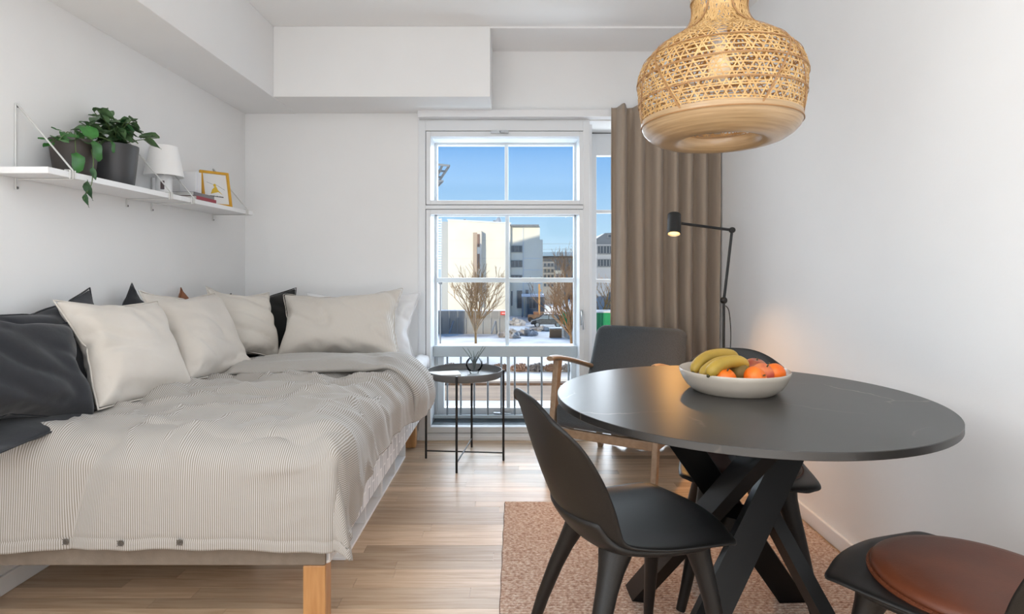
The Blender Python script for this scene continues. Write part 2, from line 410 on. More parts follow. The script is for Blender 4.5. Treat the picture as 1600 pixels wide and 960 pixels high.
# handles: a lever on the right of the lower leaf, a stay on the top leaf, a crank on the lower outer leaf
g = G().box((wx(906.5), yA-.006, wz(508)), (wx(910.5), yA+.004, wz(484)))
g.tube([(wx(908.5), yA-.004, wz(487)), (wx(908), yA-.035, wz(487)), (wx(908.5), yA-.042, wz(495)), (wx(910), yA-.04, wz(514))], .0065, 8)
g.v = [tuple(Vector(p)-w1.location) for p in g.v]; obj('handle', g, M_steel, parent=s_lo, smooth=40)
g = G().box((wx(767), yA-.008, wz(209.5)), (wx(795), yA+.004, wz(205.5)))
g.tube([(wx(782), yA-.008, wz(207)), (wx(783), yA-.025, wz(208)), (wx(794), yA-.026, wz(210))], .006, 8)
g.v = [tuple(Vector(p)-w1.location) for p in g.v]; obj('handle', g, M_steel, parent=s_up, smooth=40)
g = G().box((ox(788), yo0-.03, oz(650)), (ox(800), yo0-.012, oz(642)))
g.tube([(ox(798), yo0-.03, oz(646)), (ox(795), yo0-.045, oz(645)), (ox(785), yo0-.045, oz(644)), (ox(772), yo0-.045, oz(643.5))], .007, 8)
g.v = [tuple(Vector(p)-w1.location) for p in g.v]; obj('handle', g, M_steel, parent=lowsash, smooth=40)
# casing around the window and trim under it
skirting('trim_1', (W1L-.008, YW-.010, 0), (W1L+.004, YW, wz(178)))
skirting('trim_2', (W1L, YW-.016, 0), (W1R, YW+.02, wz(687.5)+.028))

# ------------------------------------------------------------------ window_2: the narrow one behind the curtain, set deep in the wall
y2 = YW+.315
def z2(v): return EYE+(HOR-v)*(y2/FPX)
def x2(u): return (u-VPX)*(y2/FPX)
w2 = struct('window_2', ((x2(921)+W2R)/2, y2, 0))
def wp2(name, boxes, m, bevel=.002):
    g = G()
    for lo, hi in boxes:
        g.box([min(lo[i], hi[i])-w2.location[i] for i in range(3)], [max(lo[i], hi[i])-w2.location[i] for i in range(3)])
    return obj(name, g, m, parent=w2, bevel=bevel)
wp2('frame', ring(x2(919), W2R, .003, WT, x2(932)-x2(919), y2, y2+.06, wb=.10, wt=WT-z2(243)), M_frame)
wp2('gasket', [((x2(922), y2-.001, z2(209)), (W2R-.02, y2+.004, z2(207.6)))], M_gap, 0)
for va, vb in ((333, 328), (441.5, 436.5), (560, 545)):
    wp2('muntin', [((x2(930), y2+.004, z2(va)), (W2R-.03, y2+.05, z2(vb)))], M_frame)
wp2('pane', [((x2(930), y2+.028, .08), (W2R-.02, y2+.032, z2(241)))], M_glass, 0)

# ------------------------------------------------------------------ curtain and its rail
t = thing('curtain_rail', 'flat white curtain track along the top of the window wall', 'curtain rail', (.33, YW, wz(182)))
obj('track', G().box((wx(655)-.33, -.075, -.022), (XR-.33-.002, -.001, .026)), M_trim, parent=t, bevel=.004)
t2 = thing('curtain', 'long taupe curtain drawn to the right of the window', 'curtain', (.95, 3.655, 0))
P = []
nx, nz = 240, 46
for j in range(nz):
    v = j/(nz-1); z = .015+v*(wz(172)-.015); row = []
    for i in range(nx):
        s = i/(nx-1)
        x = -.337+.676*s + .012*math.sin(v*5+s*3)*(1-v)
        if s < .2: x -= .02*(1-v)*math.sin(PI*min(1, v*1.6))*(1-s/.2)
        ph = s*2*PI*6.6 + .8*math.sin(s*8+.6) + .22*math.sin(v*3+s*20)*(1-v)
        a = (.042+.014*noise.noise(Vector((s*11, 2.2, 0))))*(1-.35*sstep(.92, 1, v))
        w_ = math.sin(ph); w_ = math.copysign(abs(w_)**.72, w_)
        yy = a*w_ + .006*noise.noise(Vector((s*30, v*5, 3)))
        if v > .93: yy += .010*math.sin(ph*2+1)*sstep(.93, 1, v)
        row.append((x, yy, z - (.016*abs(math.sin(ph*.5+.6))*sstep(.96, 1, v))))
    P.append(row)
obj('panel', G().grid(P), M_curtain, parent=t2, smooth=180, solid=.004)
# ------------------------------------------------------------------ cushion bodies: two cloth sheets sewn at the rim and blown up, then kept as plain meshes
def inflate(w, h, n, m_, press, seed, shrink, frames=40):
    V = []; F = []; idx = {}
    for side in (0, 1):
        for j in range(m_):
            for i in range(n):
                edge_ = i in (0, n-1) or j in (0, m_-1)
                if side == 1 and edge_: idx[(1, i, j)] = idx[(0, i, j)]; continue
                u = i/(n-1)-.5; v = j/(m_-1)-.5
                x = u*w*(1-.05*(1-(2*v)**2)); z = v*h*(1-.05*(1-(2*u)**2))
                y_ = 0 if edge_ else (-.012 if side == 0 else .012)
                idx[(side, i, j)] = len(V); V.append((x, y_+.004*noise.noise(Vector((x*9, z*9, seed+side*5))), z))
    for side in (0, 1):
        for j in range(m_-1):
            for i in range(n-1):
                f = (idx[(side, i, j)], idx[(side, i+1, j)], idx[(side, i+1, j+1)], idx[(side, i, j+1)])
                F.append(f if side == 0 else f[::-1])
    me = bpy.data.meshes.new('cushion_body'); me.from_pydata(V, [], F); o = bpy.data.objects.new('cushion_body', me); COL.objects.link(o)
    SC.use_gravity = False
    md = o.modifiers.new('cloth', 'CLOTH'); s = md.settings
    s.quality = 8; s.mass = .22; s.tension_stiffness = 25; s.compression_stiffness = 18; s.shear_stiffness = 10; s.bending_stiffness = .6
    s.use_pressure = True; s.uniform_pressure_force = press; s.air_damping = 3; s.shrink_min = shrink
    md.collision_settings.use_self_collision = True; md.collision_settings.self_distance_min = .006
    md.point_cache.frame_end = frames; SC.frame_end = frames
    for f in range(1, frames+1): SC.frame_set(f)
    d = o.evaluated_get(bpy.context.evaluated_depsgraph_get()).data
    a = np.zeros(len(d.vertices)*3); d.vertices.foreach_get('co', a); a = a.reshape(-1, 3)
    SC.frame_set(1); bpy.data.objects.remove(o); SC.use_gravity = True
    if not (np.isfinite(a).all() and np.abs(a).max() < 1): a = np.array(V, float)
    a[:, 1] -= a[:, 1].mean()
    rim = [idx[(0, i, 0)] for i in range(n)]+[idx[(0, n-1, j)] for j in range(1, m_)]+[idx[(0, i, m_-1)] for i in range(n-2, -1, -1)]+[idx[(0, 0, j)] for j in range(m_-2, 0, -1)]
    return a, F, rim
CUSHION_BODY = {'full': inflate(.52, .52, 25, 25, 1.6, 1, -.02), 'soft': inflate(.52, .52, 25, 25, 1.1, 2, -.03), 'long': inflate(.72, .52, 33, 25, 1.4, 4, -.02)}

# ------------------------------------------------------------------ bed
BX0, BX1, BY0, BY1 = -1.750, -.575, 1.785, 3.765
bed = thing('bed', 'wide low bed with white patterned base standing along the left wall', 'bed', ((BX0+BX1)/2, (BY0+BY1)/2, 0))
def bl(x, y, z): return (x-bed.location.x, y-bed.location.y, z)
def base_mat():
    m = mat('patterned_base_fabric', rgb(228, 229, 231), .9)
    nt = m.node_tree; N = nt.nodes; L = nt.links; b = N['Principled BSDF']
    tc = N.new('ShaderNodeTexCoord'); sp = N.new('ShaderNodeSeparateXYZ'); L.new(tc.outputs['Object'], sp.inputs[0])
    cb = N.new('ShaderNodeCombineXYZ'); L.new(sp.outputs['Z'], cb.inputs[0])
    sm = N.new('ShaderNodeMath'); L.new(sp.outputs['X'], sm.inputs[0]); L.new(sp.outputs['Y'], sm.inputs[1]); L.new(sm.outputs[0], cb.inputs[1])
    br = N.new('ShaderNodeTexBrick'); br.inputs['Scale'].default_value = 1; br.inputs['Brick Width'].default_value = .105; br.inputs['Row Height'].default_value = .033
    br.inputs['Mortar Size'].default_value = .004; br.inputs['Mortar Smooth'].default_value = .2; br.inputs['Bias'].default_value = 0
    br.inputs['Color1'].default_value = rgb(226, 227, 230); br.inputs['Color2'].default_value = rgb(176, 178, 184); br.inputs['Mortar'].default_value = rgb(238, 238, 240)
    L.new(cb.outputs[0], br.inputs[0]); L.new(br.outputs['Color'], b.inputs['Base Color'])
    return m
M_base = base_mat()
M_foot = mat('greige_base_fabric', rgb(134, 122, 110), .9, col2=rgb(127, 115, 103), nscale=30, bump=.1, bscale=200)
obj('bed_base', G().box(bl(BX0, BY0+.006, .20), bl(BX1, BY1, .385)), M_base, parent=bed, bevel=.012)
obj('foot_panel', G().box(bl(BX0+.004, BY0-.004, .202), bl(BX1-.012, BY0+.010, .38)), M_foot, parent=bed, bevel=.006, label='greige fabric foot panel')
obj('mattress', G().box(bl(BX0, BY0+.01, .388), bl(BX1+.005, BY1, .558)), M_white, parent=bed, bevel=.035, bseg=4)
for x, y in ((BX1-.050, BY0+.004), (BX1-.085, BY1-.16), (BX0+.02, BY0+.004), (BX0+.02, BY1-.16)):
    obj('leg', G().box(bl(x-.035, y, 0), bl(x+.035, y+.06, .199)), M_wood, parent=bed, bevel=.004)
# corner of the white sheet bunched over the edge at the head
P = []
for j in range(16):
    y = BY1-.36+.35*j/15; row = []
    for i in range(9):
        a = -.2+ (PI/2+.3)*i/8
        r = .05+.008*noise.noise(Vector((y*14, i*.5, 2)))
        row.append(bl(BX1-.040+math.sin(a)*r*1.1, y, .520+math.cos(a)*r-(.03 if i == 8 else 0)))
    P.append(row)
obj('sheet', G().grid(P), M_white, parent=bed, smooth=180, solid=.004)

# storage crates pushed under the bed
def crate(y0, y1, label):
    t = thing('storage_crate', label, 'crate', (-.83, (y0+y1)/2, 0), group='crates under the bed')
    h, d0, d1, w = .184, -.17, .178, (y1-y0)/2; k = .012
    obj('base', G().box((d0, -w, 0), (d1, w, k)), M_whitelac, parent=t, bevel=.002)
    obj('top', G().box((d0, -w, h-k), (d1, w, h)), M_whitelac, parent=t, bevel=.002)
    for yy in (-w, -k/2, w-k):
        obj('divider' if abs(yy) < .1 else 'side_panel', G().box((d0, yy, k), (d1, yy+k, h-k)), M_whitelac, parent=t, bevel=.0015)
    obj('back_panel', G().box((d0, -w+k, k), (d0+.008, w-k, h-k)), M_whitelac, parent=t)
crate(2.215, 2.815, 'white open storage crate under the bed, the one nearer its foot')
crate(2.822, 3.425, 'white open storage crate under the bed, the one nearer the window')

# ------------------------------------------------------------------ duvet
duv = thing('duvet', 'thin-striped beige duvet spread over the bed and hanging over its foot', 'duvet', (-1.0, 2.4, .58))
def fold(d, r):
    if d <= 0: return d, 0.
    if d < r*PI/2: return r*math.sin(d/r), r*(1-math.cos(d/r))
    return r, r+(d-r*PI/2)
def nz3(x, y, z=0.): return noise.noise(Vector((x, y, z)))
def ridge(n, p=5): return (1-min(1, abs(n)*1.6))**p
RD = .105
XB = -.535-RD; YB = 1.742+RD
def duvet_pt(s, t, sx0=-1.69, yh=3.20):
    """s 0..1 from the wall side to the hem on the right, t 0..1 from the head to the hem over the foot"""
    Lx = XB-sx0; Ly = yh-YB
    drop_y = .338+.016*nz3(s*3.1, .4)+.010*nz3(s*9, 3.)
    dmy = drop_y-RD+RD*PI/2
    ty = t*(Ly+dmy)-Ly
    oy, dy = fold(ty, RD)
    y = YB-oy
    drop_x = .205+.13*sstep(2.16, 1.80, y)+.014*nz3(y*6, 9.)+.006*nz3(y*21, 4.)
    dmx = drop_x-RD+RD*PI/2
    tx = s*(Lx+dmx)-Lx
    ox_, dx = fold(tx, RD)
    x = XB+ox_ + .05*sstep(2.3, 3.0, y)*sstep(0, .1, dx)
    z = .608-(dx**8+dy**8)**.125
    # a rounded outside corner
    if dx > 0 and dy > 0:
        a_, b_ = ox_/RD, oy/RD; k_ = .17*(a_*b_)**4; x = XB+RD*a_*(1-k_); y = YB-RD*b_*(1-k_)
        e1, e2 = max(0, dx-RD), max(0, dy-RD)                # the spare cloth of the corner hangs as a small pleat
        if e1 > 0 and e2 > 0:
            m_ = min(e1, e2); q_ = max(-.06, min(.06, e1-e2)); x += .22*m_+.10*q_; y -= .10*m_-.10*q_
    return Vector((x, y, z)), tx, ty, dx, dy
NS, NT_ = 230, 290
P = np.zeros((NT_, NS, 3)); D = np.zeros((NT_, NS)); UV = np.zeros((NT_, NS, 2))
for j in range(NT_):
    t = j/(NT_-1)
    for i in range(NS):
        s = i/(NS-1)
        p, tx, ty, dx, dy = duvet_pt(s, t)
        P[j, i] = p; UV[j, i] = (tx, ty)
        x, y = p.x, p.y
        top = 1-sstep(0, .10, max(dx, dy))
        w = (.026*nz3(x*2.3, y*2.0, 1.)+.012*nz3(x*5.5, y*6, 21.))*top
        # creases on the top, running roughly across the bed and fanning to the right edge
        n1 = nz3(x*2.1+y*1.2, y*6.5-x*1.6, 5.); n2 = nz3(x*4.4-y*2.5, y*7+x*3.2, 8.)
        w += top*(.034*ridge(n1, 3) + .022*ridge(n2, 3)-.022*ridge(nz3(x*3.2+y*.8, y*4.6-x*2.2, 31.), 4))*(.6+.4*sstep(2.0, 2.5, y))
        # gathers along the right edge
        g_ = sstep(-.26, .02, tx)
        gy = ty*.9+tx*.25
        w += g_*(1-.75*sstep(.0, .25, dy))*(.020*nz3(gy*9, tx*2.5, 3.)+.012*ridge(nz3(gy*7.5, tx*3.5, 12.), 3)+.006*nz3(gy*24, tx*4, 7.))
        # long soft folds down the front
        fr = sstep(-.06, .12, ty)
        k = tx+.16*ty
        w += fr*(.016*nz3(k*5.2, ty*1.1, 2.)-.026*ridge(nz3(k*2.7, ty*.7, 15.), 6)+.007*nz3(k*13, ty*2, 2.5))
        hem = drop = None
        if dx > 0 and dy > 0: w *= 1-.95*min(1, dx/RD)*sstep(0, .05, dy)
        D[j, i] = w
# stitched hem line a little above the edge
hemrow = int(NT_*(1-.036/1.9)); D[hemrow-1:hemrow+1, :] -= .0022
gx = np.gradient(P, axis=1); gy = np.gradient(P, axis=0)
nrm = np.cross(gy, gx); nrm /= np.maximum(1e-9, np.linalg.norm(nrm, axis=2, keepdims=True))
if nrm[5, 50, 2] < 0: nrm = -nrm
P = P + nrm*D[:, :, None]
# head end tucks down to the mattress, left side flattens under the cushions
for j in range(10): P[j, :, 2] -= .035*(1-j/10)**2
for i in range(12): P[:, i, 2] -= .030*(1-i/12)**2
P[:, :, 2] = np.where((P[:, :, 0] < BX1) & (P[:, :, 1] > BY0+.03), np.maximum(P[:, :, 2], .578), P[:, :, 2])
DUV_P = P
g = G(); g.v = (P.reshape(-1, 3)-np.array(duv.location)).tolist()
g.f = [(j*NS+i, j*NS+i+1, (j+1)*NS+i+1, (j+1)*NS+i) for j in range(NT_-1) for i in range(NS-1)]
def with_uv(me, uvs):
    lay = me.uv_layers.new(name='UVMap'); li = np.zeros(len(me.loops), np.int32); me.loops.foreach_get('vertex_index', li)
    lay.data.foreach_set('uv', uvs.reshape(-1, 2)[li].astype(np.float32).ravel())
me = mesh_of('cover', g, M_duvet, 180); with_uv(me, UV)
obj('cover', me, None, parent=duv, solid=.012)
# the head edge folded back: a fat roll lying on the cover and drooping over the right edge
NU, NV = 34, 190
P2 = np.zeros((NU, NV, 3)); U2 = np.zeros((NU, NV, 2))
prof = cat_rom([(2.74, .000, 0), (2.665, .004, 0), (2.635, .022, 0), (2.665, .044, 0), (2.75, .062, 0), (2.86, .066, 0), (2.98, .058, 0), (3.08, .030, 0), (3.14, -.012, 0)], 4)
for i in range(NV):
    s = i/(NV-1)
    for j in range(NU):
        q = prof[min(len(prof)-1, round(j*(len(prof)-1)/(NU-1)))]
        sk = .10*(s-.5)+.05*math.sin(s*3.3)+.02*nz3(s*5, .3)
        yq = q.x+.05+sk*(1-.4*sstep(2.8, 3.1, q.x)); off = q.y*(.80+.12*s+.22*nz3(s*4.2, q.x*3, 6))
        xs = -1.42; Lx = XB-xs; dr = .205+.03*sstep(2.95, 2.7, yq)
        tx = s*(Lx+dr-RD+RD*PI/2)-Lx
        oxx, dx = fold(tx, RD+off*.6)
        x = XB+oxx+.015*sstep(0, .1, dx); z = .618-dx
        w = .014*nz3(tx*3, q.x*9, 4)+.010*ridge(nz3(tx*2.+q.x*2, q.x*13, 2), 3)+sstep(-.25, 0, tx)*.014*nz3(tx*10+q.x*7, q.x*10, 9)
        up = math.cos(min(1, dx/RD)*PI/2); sd = math.sin(min(1, dx/RD)*PI/2)
        fade = sstep(0, .10, s)
        P2[j, i] = (x+sd*(off+w), yq, z+up*(off*fade+w*fade)-.020*(1-fade)); U2[j, i] = (tx, yq)
g = G(); g.v = (P2.reshape(-1, 3)-np.array(duv.location)).tolist()
g.f = [(j*NV+i, j*NV+i+1, (j+1)*NV+i+1, (j+1)*NV+i) for j in range(NU-1) for i in range(NV-1)]
me = mesh_of('folded_edge', g, M_duvet, 180); with_uv(me, U2)
obj('folded_edge', me, None, parent=duv, solid=.010)
# buttons along the hem at the foot
M_button = mat('dark_shell_button', rgb(92, 86, 80), .4)
for u in (93, 190, 283):
    x = (u-VPX)/FPX*1.73
    k = np.argmin(np.abs(DUV_P[hemrow+2, :, 0]-x)); p = DUV_P[hemrow+2, k]-np.array(duv.location)
    g = G().lathe([(.0005, -.001), (.0085, -.001), (.0095, .001), (.0085, .0028), (.004, .002), (.0005, .002)], 16, T(p[0], p[1]-.014, p[2]+.006) @ RX(R(90)))
    for an in (45, 135): g.add(*(lambda q: (q.v, q.f))(G().box((-.012, -.0012, .0024), (.012, .0012, .0036))), T(p[0], p[1]-.014, p[2]+.006) @ RX(R(90)) @ RZ(R(an)))
    obj('button', g, M_button, parent=duv, smooth=40)

# ------------------------------------------------------------------ cushions
def cushion(kind, name, label, cat, base, rotz, lean, roll, w, h, thick, m, seed, group=None, sag=.25, dent=.02, flange=.0, mirror=False, name2=None):
    """base: where the middle of the lower edge rests; the body leans back by 'lean', turned in its own plane by 'roll'"""
    a, F, rim = CUSHION_BODY[kind]; a = a.copy(); w0 = .72 if kind == 'long' else .52
    a[:, 0] *= w/w0; a[:, 2] *= h/.52; a[:, 1] *= thick
    if mirror: a[:, 0] *= -1; F = [f[::-1] for f in F]
    c, s_ = math.cos(roll), math.sin(roll)
    x = c*a[:, 0]-s_*a[:, 2]; z = s_*a[:, 0]+c*a[:, 2]; a[:, 0] = x; a[:, 2] = z
    z0 = a[:, 2].min(); zz = (a[:, 2]-z0)/(a[:, 2].max()-z0)
    a[:, 1] *= 1+sag*(1-zz)*1.3-.25*zz                      # filling sinks
    a[:, 2] = z0+(a[:, 2]-z0)*(1-.02*sag)
    for k in range(len(a)):
        p = Vector(a[k]); q = p*6+Vector((seed*3.1, seed, 0))
        dd = dent*noise.noise(p*3.3+Vector((seed, 2.2*seed, 0)))
        r_ = ridge(noise.noise(q*.9+Vector((p.z*5, 0, 0))), 4)*.022*min(1, abs(a[k, 1])/.03)
        sgn = -1 if a[k, 1] < 0 else 1
        a[k, 1] += dd - sgn*r_
        # the top edge slumps between its corners
    M = T(*base) @ RZ(rotz) @ RX(-lean) @ T(0, 0, -a[:, 2].min())
    t = thing(name, label, cat, group=group, M=T(*base) @ RZ(rotz) @ RX(-lean))
    zoff = -a[:, 2].min()
    g = G(); g.v = [(p[0], p[1], p[2]+zoff) for p in a]; g.f = [tuple(f) for f in F]
    obj('cover', g, m, parent=t, smooth=180, sub=2)
    pts = [g.v[k] for k in rim]
    if flange:
        P = [[], []]
        cx = np.mean([p[0] for p in pts]); cz = np.mean([p[2] for p in pts])
        for k, p in enumerate(pts+pts[:1]):
            d = Vector((p[0]-cx, 0, p[2]-cz)).normalized()
            P[0].append(p); P[1].append((p[0]+d.x*flange, p[1]+.006*math.sin(k*1.3), p[2]+d.z*flange))
        obj('flange', G().grid(P), m, parent=t, smooth=180, solid=.003, soff=0, sub=1)
    else:
        obj('seam', G().tube(pts, .0032, 6, closed=True), m, parent=t, smooth=180)
    return t
F_X = R(90)      # faces the room from the left wall
cushion('full', 'cushion', 'large blue-black cotton cushion at the near end of the bed, cut by the photo edge', 'cushion', (-1.50, 1.79, .600), F_X-R(14), R(26), R(-10), .50, .38, 1.3, M_dk, 1, 'dark cushions along the wall', dent=.03)
cushion('full', 'cushion', 'blue-black cushion standing against the wall behind the nearest beige cushion, one tip raised', 'cushion', (-1.60, 2.07, .535), F_X, R(10), R(8), .52, .46, 1.1, M_dk, 2, 'dark cushions along the wall', mirror=True)
cushion('soft', 'cushion', 'flat blue-black cushion lying under the large dark one at the near left', 'cushion', (-1.43, 1.85, .604), F_X-R(4), R(84), 0, .48, .30, .42, M_dk, 3, 'dark cushions along the wall')
cushion('full', 'cushion', 'blue-black cushion balanced on a corner against the wall between two beige cushions', 'cushion', (-1.615, 2.55, .485), F_X, R(11), R(38), .42, .42, 1.1, M_dk, 4, 'dark cushions along the wall')
cushion('soft', 'cushion', 'beige linen cushion nearest the foot of the bed', 'cushion', (-1.385, 2.235, .60), F_X-R(6), R(30), R(-5), .47, .43, 1.35, M_beige, 5, 'beige cushions in the row', dent=.045)
cushion('soft', 'cushion', 'beige linen cushion in the middle of the row of three', 'cushion', (-1.350, 2.71, .60), F_X-R(4), R(31), R(-5), .50, .46, 1.35, M_beige, 6, 'beige cushions in the row', dent=.045, mirror=True)
cushion('full', 'cushion', 'beige linen cushion nearest the head of the bed with a dented top', 'cushion', (-1.42, 3.16, .60), F_X-R(24), R(24), R(-8), .40, .42, 1.2, M_beige2, 7, 'beige cushions in the row', dent=.055)
cushion('full', 'cushion', 'tan brown leather cushion with its tip above the middle beige cushion', 'cushion', (-1.63, 2.955, .475), F_X, R(9), R(42), .40, .40, 1.0, M_brown, 8)
cushion('full', 'cushion', 'black cotton cushion wedged in the corner beside the big bed pillow', 'cushion', (-1.475, 3.42, .565), R(30), R(14), R(6), .42, .42, 1.0, M_blk, 9, 'dark cushions along the wall')
cushion('soft', 'cushion', 'black cushion in the room corner, only its tip showing beside the pale cushion', 'cushion', (-1.67, 3.30, .53), F_X, R(6), R(4), .36, .42, .7, M_blk, 12)
cushion('long', 'bed_pillow', 'big beige-striped bed pillow leaning in front of a white one', 'pillow', (-1.02, 3.245, .58), R(1), R(30), R(3), .72, .46, 1.2, M_stripe, 10, 'bed pillows', flange=.006)
cushion('long', 'bed_pillow', 'white bed pillow half hidden behind the big striped one', 'pillow', (-.97, 3.46, .56), R(-1), R(24), R(0), .74, .46, .85, M_white, 11, 'bed pillows', flange=.006, mirror=True)

# ------------------------------------------------------------------ rug
def rug_mat():
    m = mat('jute', rgb(176, 138, 112), .95)
    nt = m.node_tree; N = nt.nodes; L = nt.links; b = N['Principled BSDF']
    tc = N.new('ShaderNodeTexCoord')
    def n(sc, st, d=3):
        mp = N.new('ShaderNodeMapping'); mp.inputs['Scale'].default_value = st; L.new(tc.outputs['Object'], mp.inputs[0])
        t = N.new('ShaderNodeTexNoise'); t.inputs['Scale'].default_value = sc; t.inputs['Detail'].default_value = d; L.new(mp.outputs[0], t.inputs[0]); return t
    t = n(95, (.8, 1.6, 1), 3)
    r = N.new('ShaderNodeValToRGB'); r.color_ramp.elements[0].position = .30; r.color_ramp.elements[0].color = rgb(158, 124, 106)
    r.color_ramp.elements[1].position = .72; r.color_ramp.elements[1].color = rgb(226, 212, 199)
    e = r.color_ramp.elements.new(.5); e.color = rgb(198, 170, 152)
    L.new(t.outputs['Fac'], r.inputs[0])
    # shade in the grooves between the braids, painted as dark colour by height
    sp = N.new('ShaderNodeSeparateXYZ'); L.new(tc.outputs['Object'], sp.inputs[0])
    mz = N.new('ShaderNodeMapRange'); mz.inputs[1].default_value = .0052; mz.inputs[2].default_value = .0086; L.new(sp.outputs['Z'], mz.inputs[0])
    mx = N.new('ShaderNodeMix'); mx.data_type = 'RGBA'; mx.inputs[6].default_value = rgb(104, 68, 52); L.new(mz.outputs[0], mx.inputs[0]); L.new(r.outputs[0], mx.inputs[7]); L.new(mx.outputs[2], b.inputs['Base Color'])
    return m
ry0, ry1, rx0, rx1 = .95, 2.752, -.052, 1.268
rug = None
pr, qs = .0140, .0175
ny = int((ry1-ry0)/pr*5); nxr = int((rx1-rx0)/qs*5)
yy, xx = np.meshgrid(np.linspace(0, ry1-ry0, ny), np.linspace(0, rx1-rx0, nxr), indexing='ij')
rs = np.random.RandomState(3)
row = np.floor(yy/pr).astype(int); off = rs.rand(row.max()+1)*qs
wav = .0018*np.sin(xx*9+1)+.0012*np.sin(xx*23)
row = np.clip(np.floor((yy+wav)/pr).astype(int), 0, row.max())
ph = np.abs(np.sin(PI*(yy+wav)/pr)); st = np.abs(np.sin(PI*((xx+off[row])/qs + .45*((yy+wav)/pr % 1))))
edge = np.minimum.reduce([yy, ry1-ry0-yy, xx, rx1-rx0-xx])
zz = .0035+.0085*ph**.8*(.76+.24*st**.6)+.0012*rs.randn(*xx.shape)*.5
zz = np.where(edge < .003, .0005, zz)
xx2 = xx+.0012*np.sin(yy*37)*np.where(xx < .02, 1, 0)
rug_me = bpy.data.meshes.new('rug')
vv = np.stack([xx2-(rx1-rx0)/2, yy-(ry1-ry0)/2, zz], -1).reshape(-1, 3).astype(np.float32)
ii = np.arange(ny*nxr).reshape(ny, nxr)
ff = np.stack([ii[:-1, :-1], ii[:-1, 1:], ii[1:, 1:], ii[1:, :-1]], -1).reshape(-1, 4).astype(np.int32)
rug_me.vertices.add(len(vv)); rug_me.vertices.foreach_set('co', vv.ravel())
rug_me.loops.add(ff.size); rug_me.loops.foreach_set('vertex_index', ff.ravel())
rug_me.polygons.add(len(ff)); rug_me.polygons.foreach_set('loop_start', np.arange(0, ff.size, 4, dtype=np.int32))
rug_me.polygons.foreach_set('use_smooth', np.ones(len(ff), bool)); rug_me.update(calc_edges=True); rug_me.validate()
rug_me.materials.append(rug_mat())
rug = bpy.data.objects.new('rug', rug_me); COL.objects.link(rug); rug.location = ((rx0+rx1)/2, (ry0+ry1)/2, 0)
tag(rug, 'reddish tan braided jute rug under the dining table', 'rug')
RZT = .0105

# ------------------------------------------------------------------ dining table
def marble():
    m = mat('black_marble', rgb(38, 36, 35), .34, col2=rgb(50, 48, 46), nscale=3, ndetail=6, spec=.62, coat=.1)
    m.node_tree.nodes['Principled BSDF'].inputs['Coat Roughness'].default_value = .36
    nt = m.node_tree; N = nt.nodes; L = nt.links; b = N['Principled BSDF']; src = b.inputs['Base Color'].links[0].from_socket
    tc = N.new('ShaderNodeTexCoord'); nz = N.new('ShaderNodeTexNoise'); nz.inputs['Scale'].default_value = 2.2; nz.inputs['Detail'].default_value = 5; L.new(tc.outputs['Object'], nz.inputs[0])
    mv = N.new('ShaderNodeVectorMath'); mv.operation = 'MULTIPLY_ADD'; mv.inputs[1].default_value = (.35, .35, .35); L.new(nz.outputs['Color'], mv.inputs[0]); L.new(tc.outputs['Object'], mv.inputs[2])
    vo = N.new('ShaderNodeTexVoronoi'); vo.feature = 'DISTANCE_TO_EDGE'; vo.inputs['Scale'].default_value = 2.6; L.new(mv.outputs[0], vo.inputs[0])
    mr = N.new('ShaderNodeMapRange'); mr.inputs[1].default_value = .0; mr.inputs[2].default_value = .010; mr.inputs[3].default_value = 1; mr.inputs[4].default_value = 0; L.new(vo.outputs['Distance'], mr.inputs[0])
    n2 = N.new('ShaderNodeTexNoise'); n2.inputs['Scale'].default_value = 3.5; L.new(tc.outputs['Object'], n2.inputs[0])
    m2 = N.new('ShaderNodeMapRange'); m2.inputs[1].default_value = .50; m2.inputs[2].default_value = .68; m2.inputs[4].default_value = .55; L.new(n2.outputs['Fac'], m2.inputs[0])
    mu = N.new('ShaderNodeMath'); mu.operation = 'MULTIPLY'; L.new(mr.outputs[0], mu.inputs[0]); L.new(m2.outputs[0], mu.inputs[1])
    mx = N.new('ShaderNodeMix'); mx.data_type = 'RGBA'; L.new(mu.outputs[0], mx.inputs[0]); L.new(src, mx.inputs[6]); mx.inputs[7].default_value = rgb(176, 162, 146)
    L.new(mx.outputs[2], b.inputs['Base Color']); return m
TC = (.652, 1.69)
tb = thing('dining_table', 'round dining table with black marble top on crossed black legs', 'table', (TC[0], TC[1], RZT))
TT = .75-RZT
obj('tabletop', G().lathe([(.001, TT-.019), (.5250, TT-.019), (.5265, TT-.0177), (.5265, TT-.0013), (.525, TT), (.001, TT)], 128), marble(), parent=tb, smooth=30)
for k in range(4):
    a0 = R(41+90*k); a1 = a0+R(147)
    p = Vector((.38*math.cos(a0), .38*math.sin(a0), -.012)); q = Vector((.25*math.cos(a1), .25*math.sin(a1), TT-.010))
    d = (q-p).normalized(); m0 = (p+q)/2; out = Vector((m0.x, m0.y, 0)).normalized()
    g = G(); g.beam(p-d*.02, q+d*.02, .080, .036, up=tuple(out))
    me = mesh_of('leg', g, M_blackleg)
    bm = bmesh.new(); bm.from_mesh(me)
    for co, no in (((0, 0, 0), (0, 0, -1)), ((0, 0, TT-.023), (0, 0, 1))):
        r = bmesh.ops.bisect_plane(bm, geom=bm.verts[:]+bm.edges[:]+bm.faces[:], plane_co=co, plane_no=no, clear_outer=True)
        bmesh.ops.edgeloop_fill(bm, edges=[x for x in r['geom_cut'] if isinstance(x, bmesh.types.BMEdge)])
    bmesh.ops.recalc_face_normals(bm, faces=bm.faces[:]); bm.to_mesh(me); bm.free()
    obj('leg', me, None, parent=tb, bevel=.003)
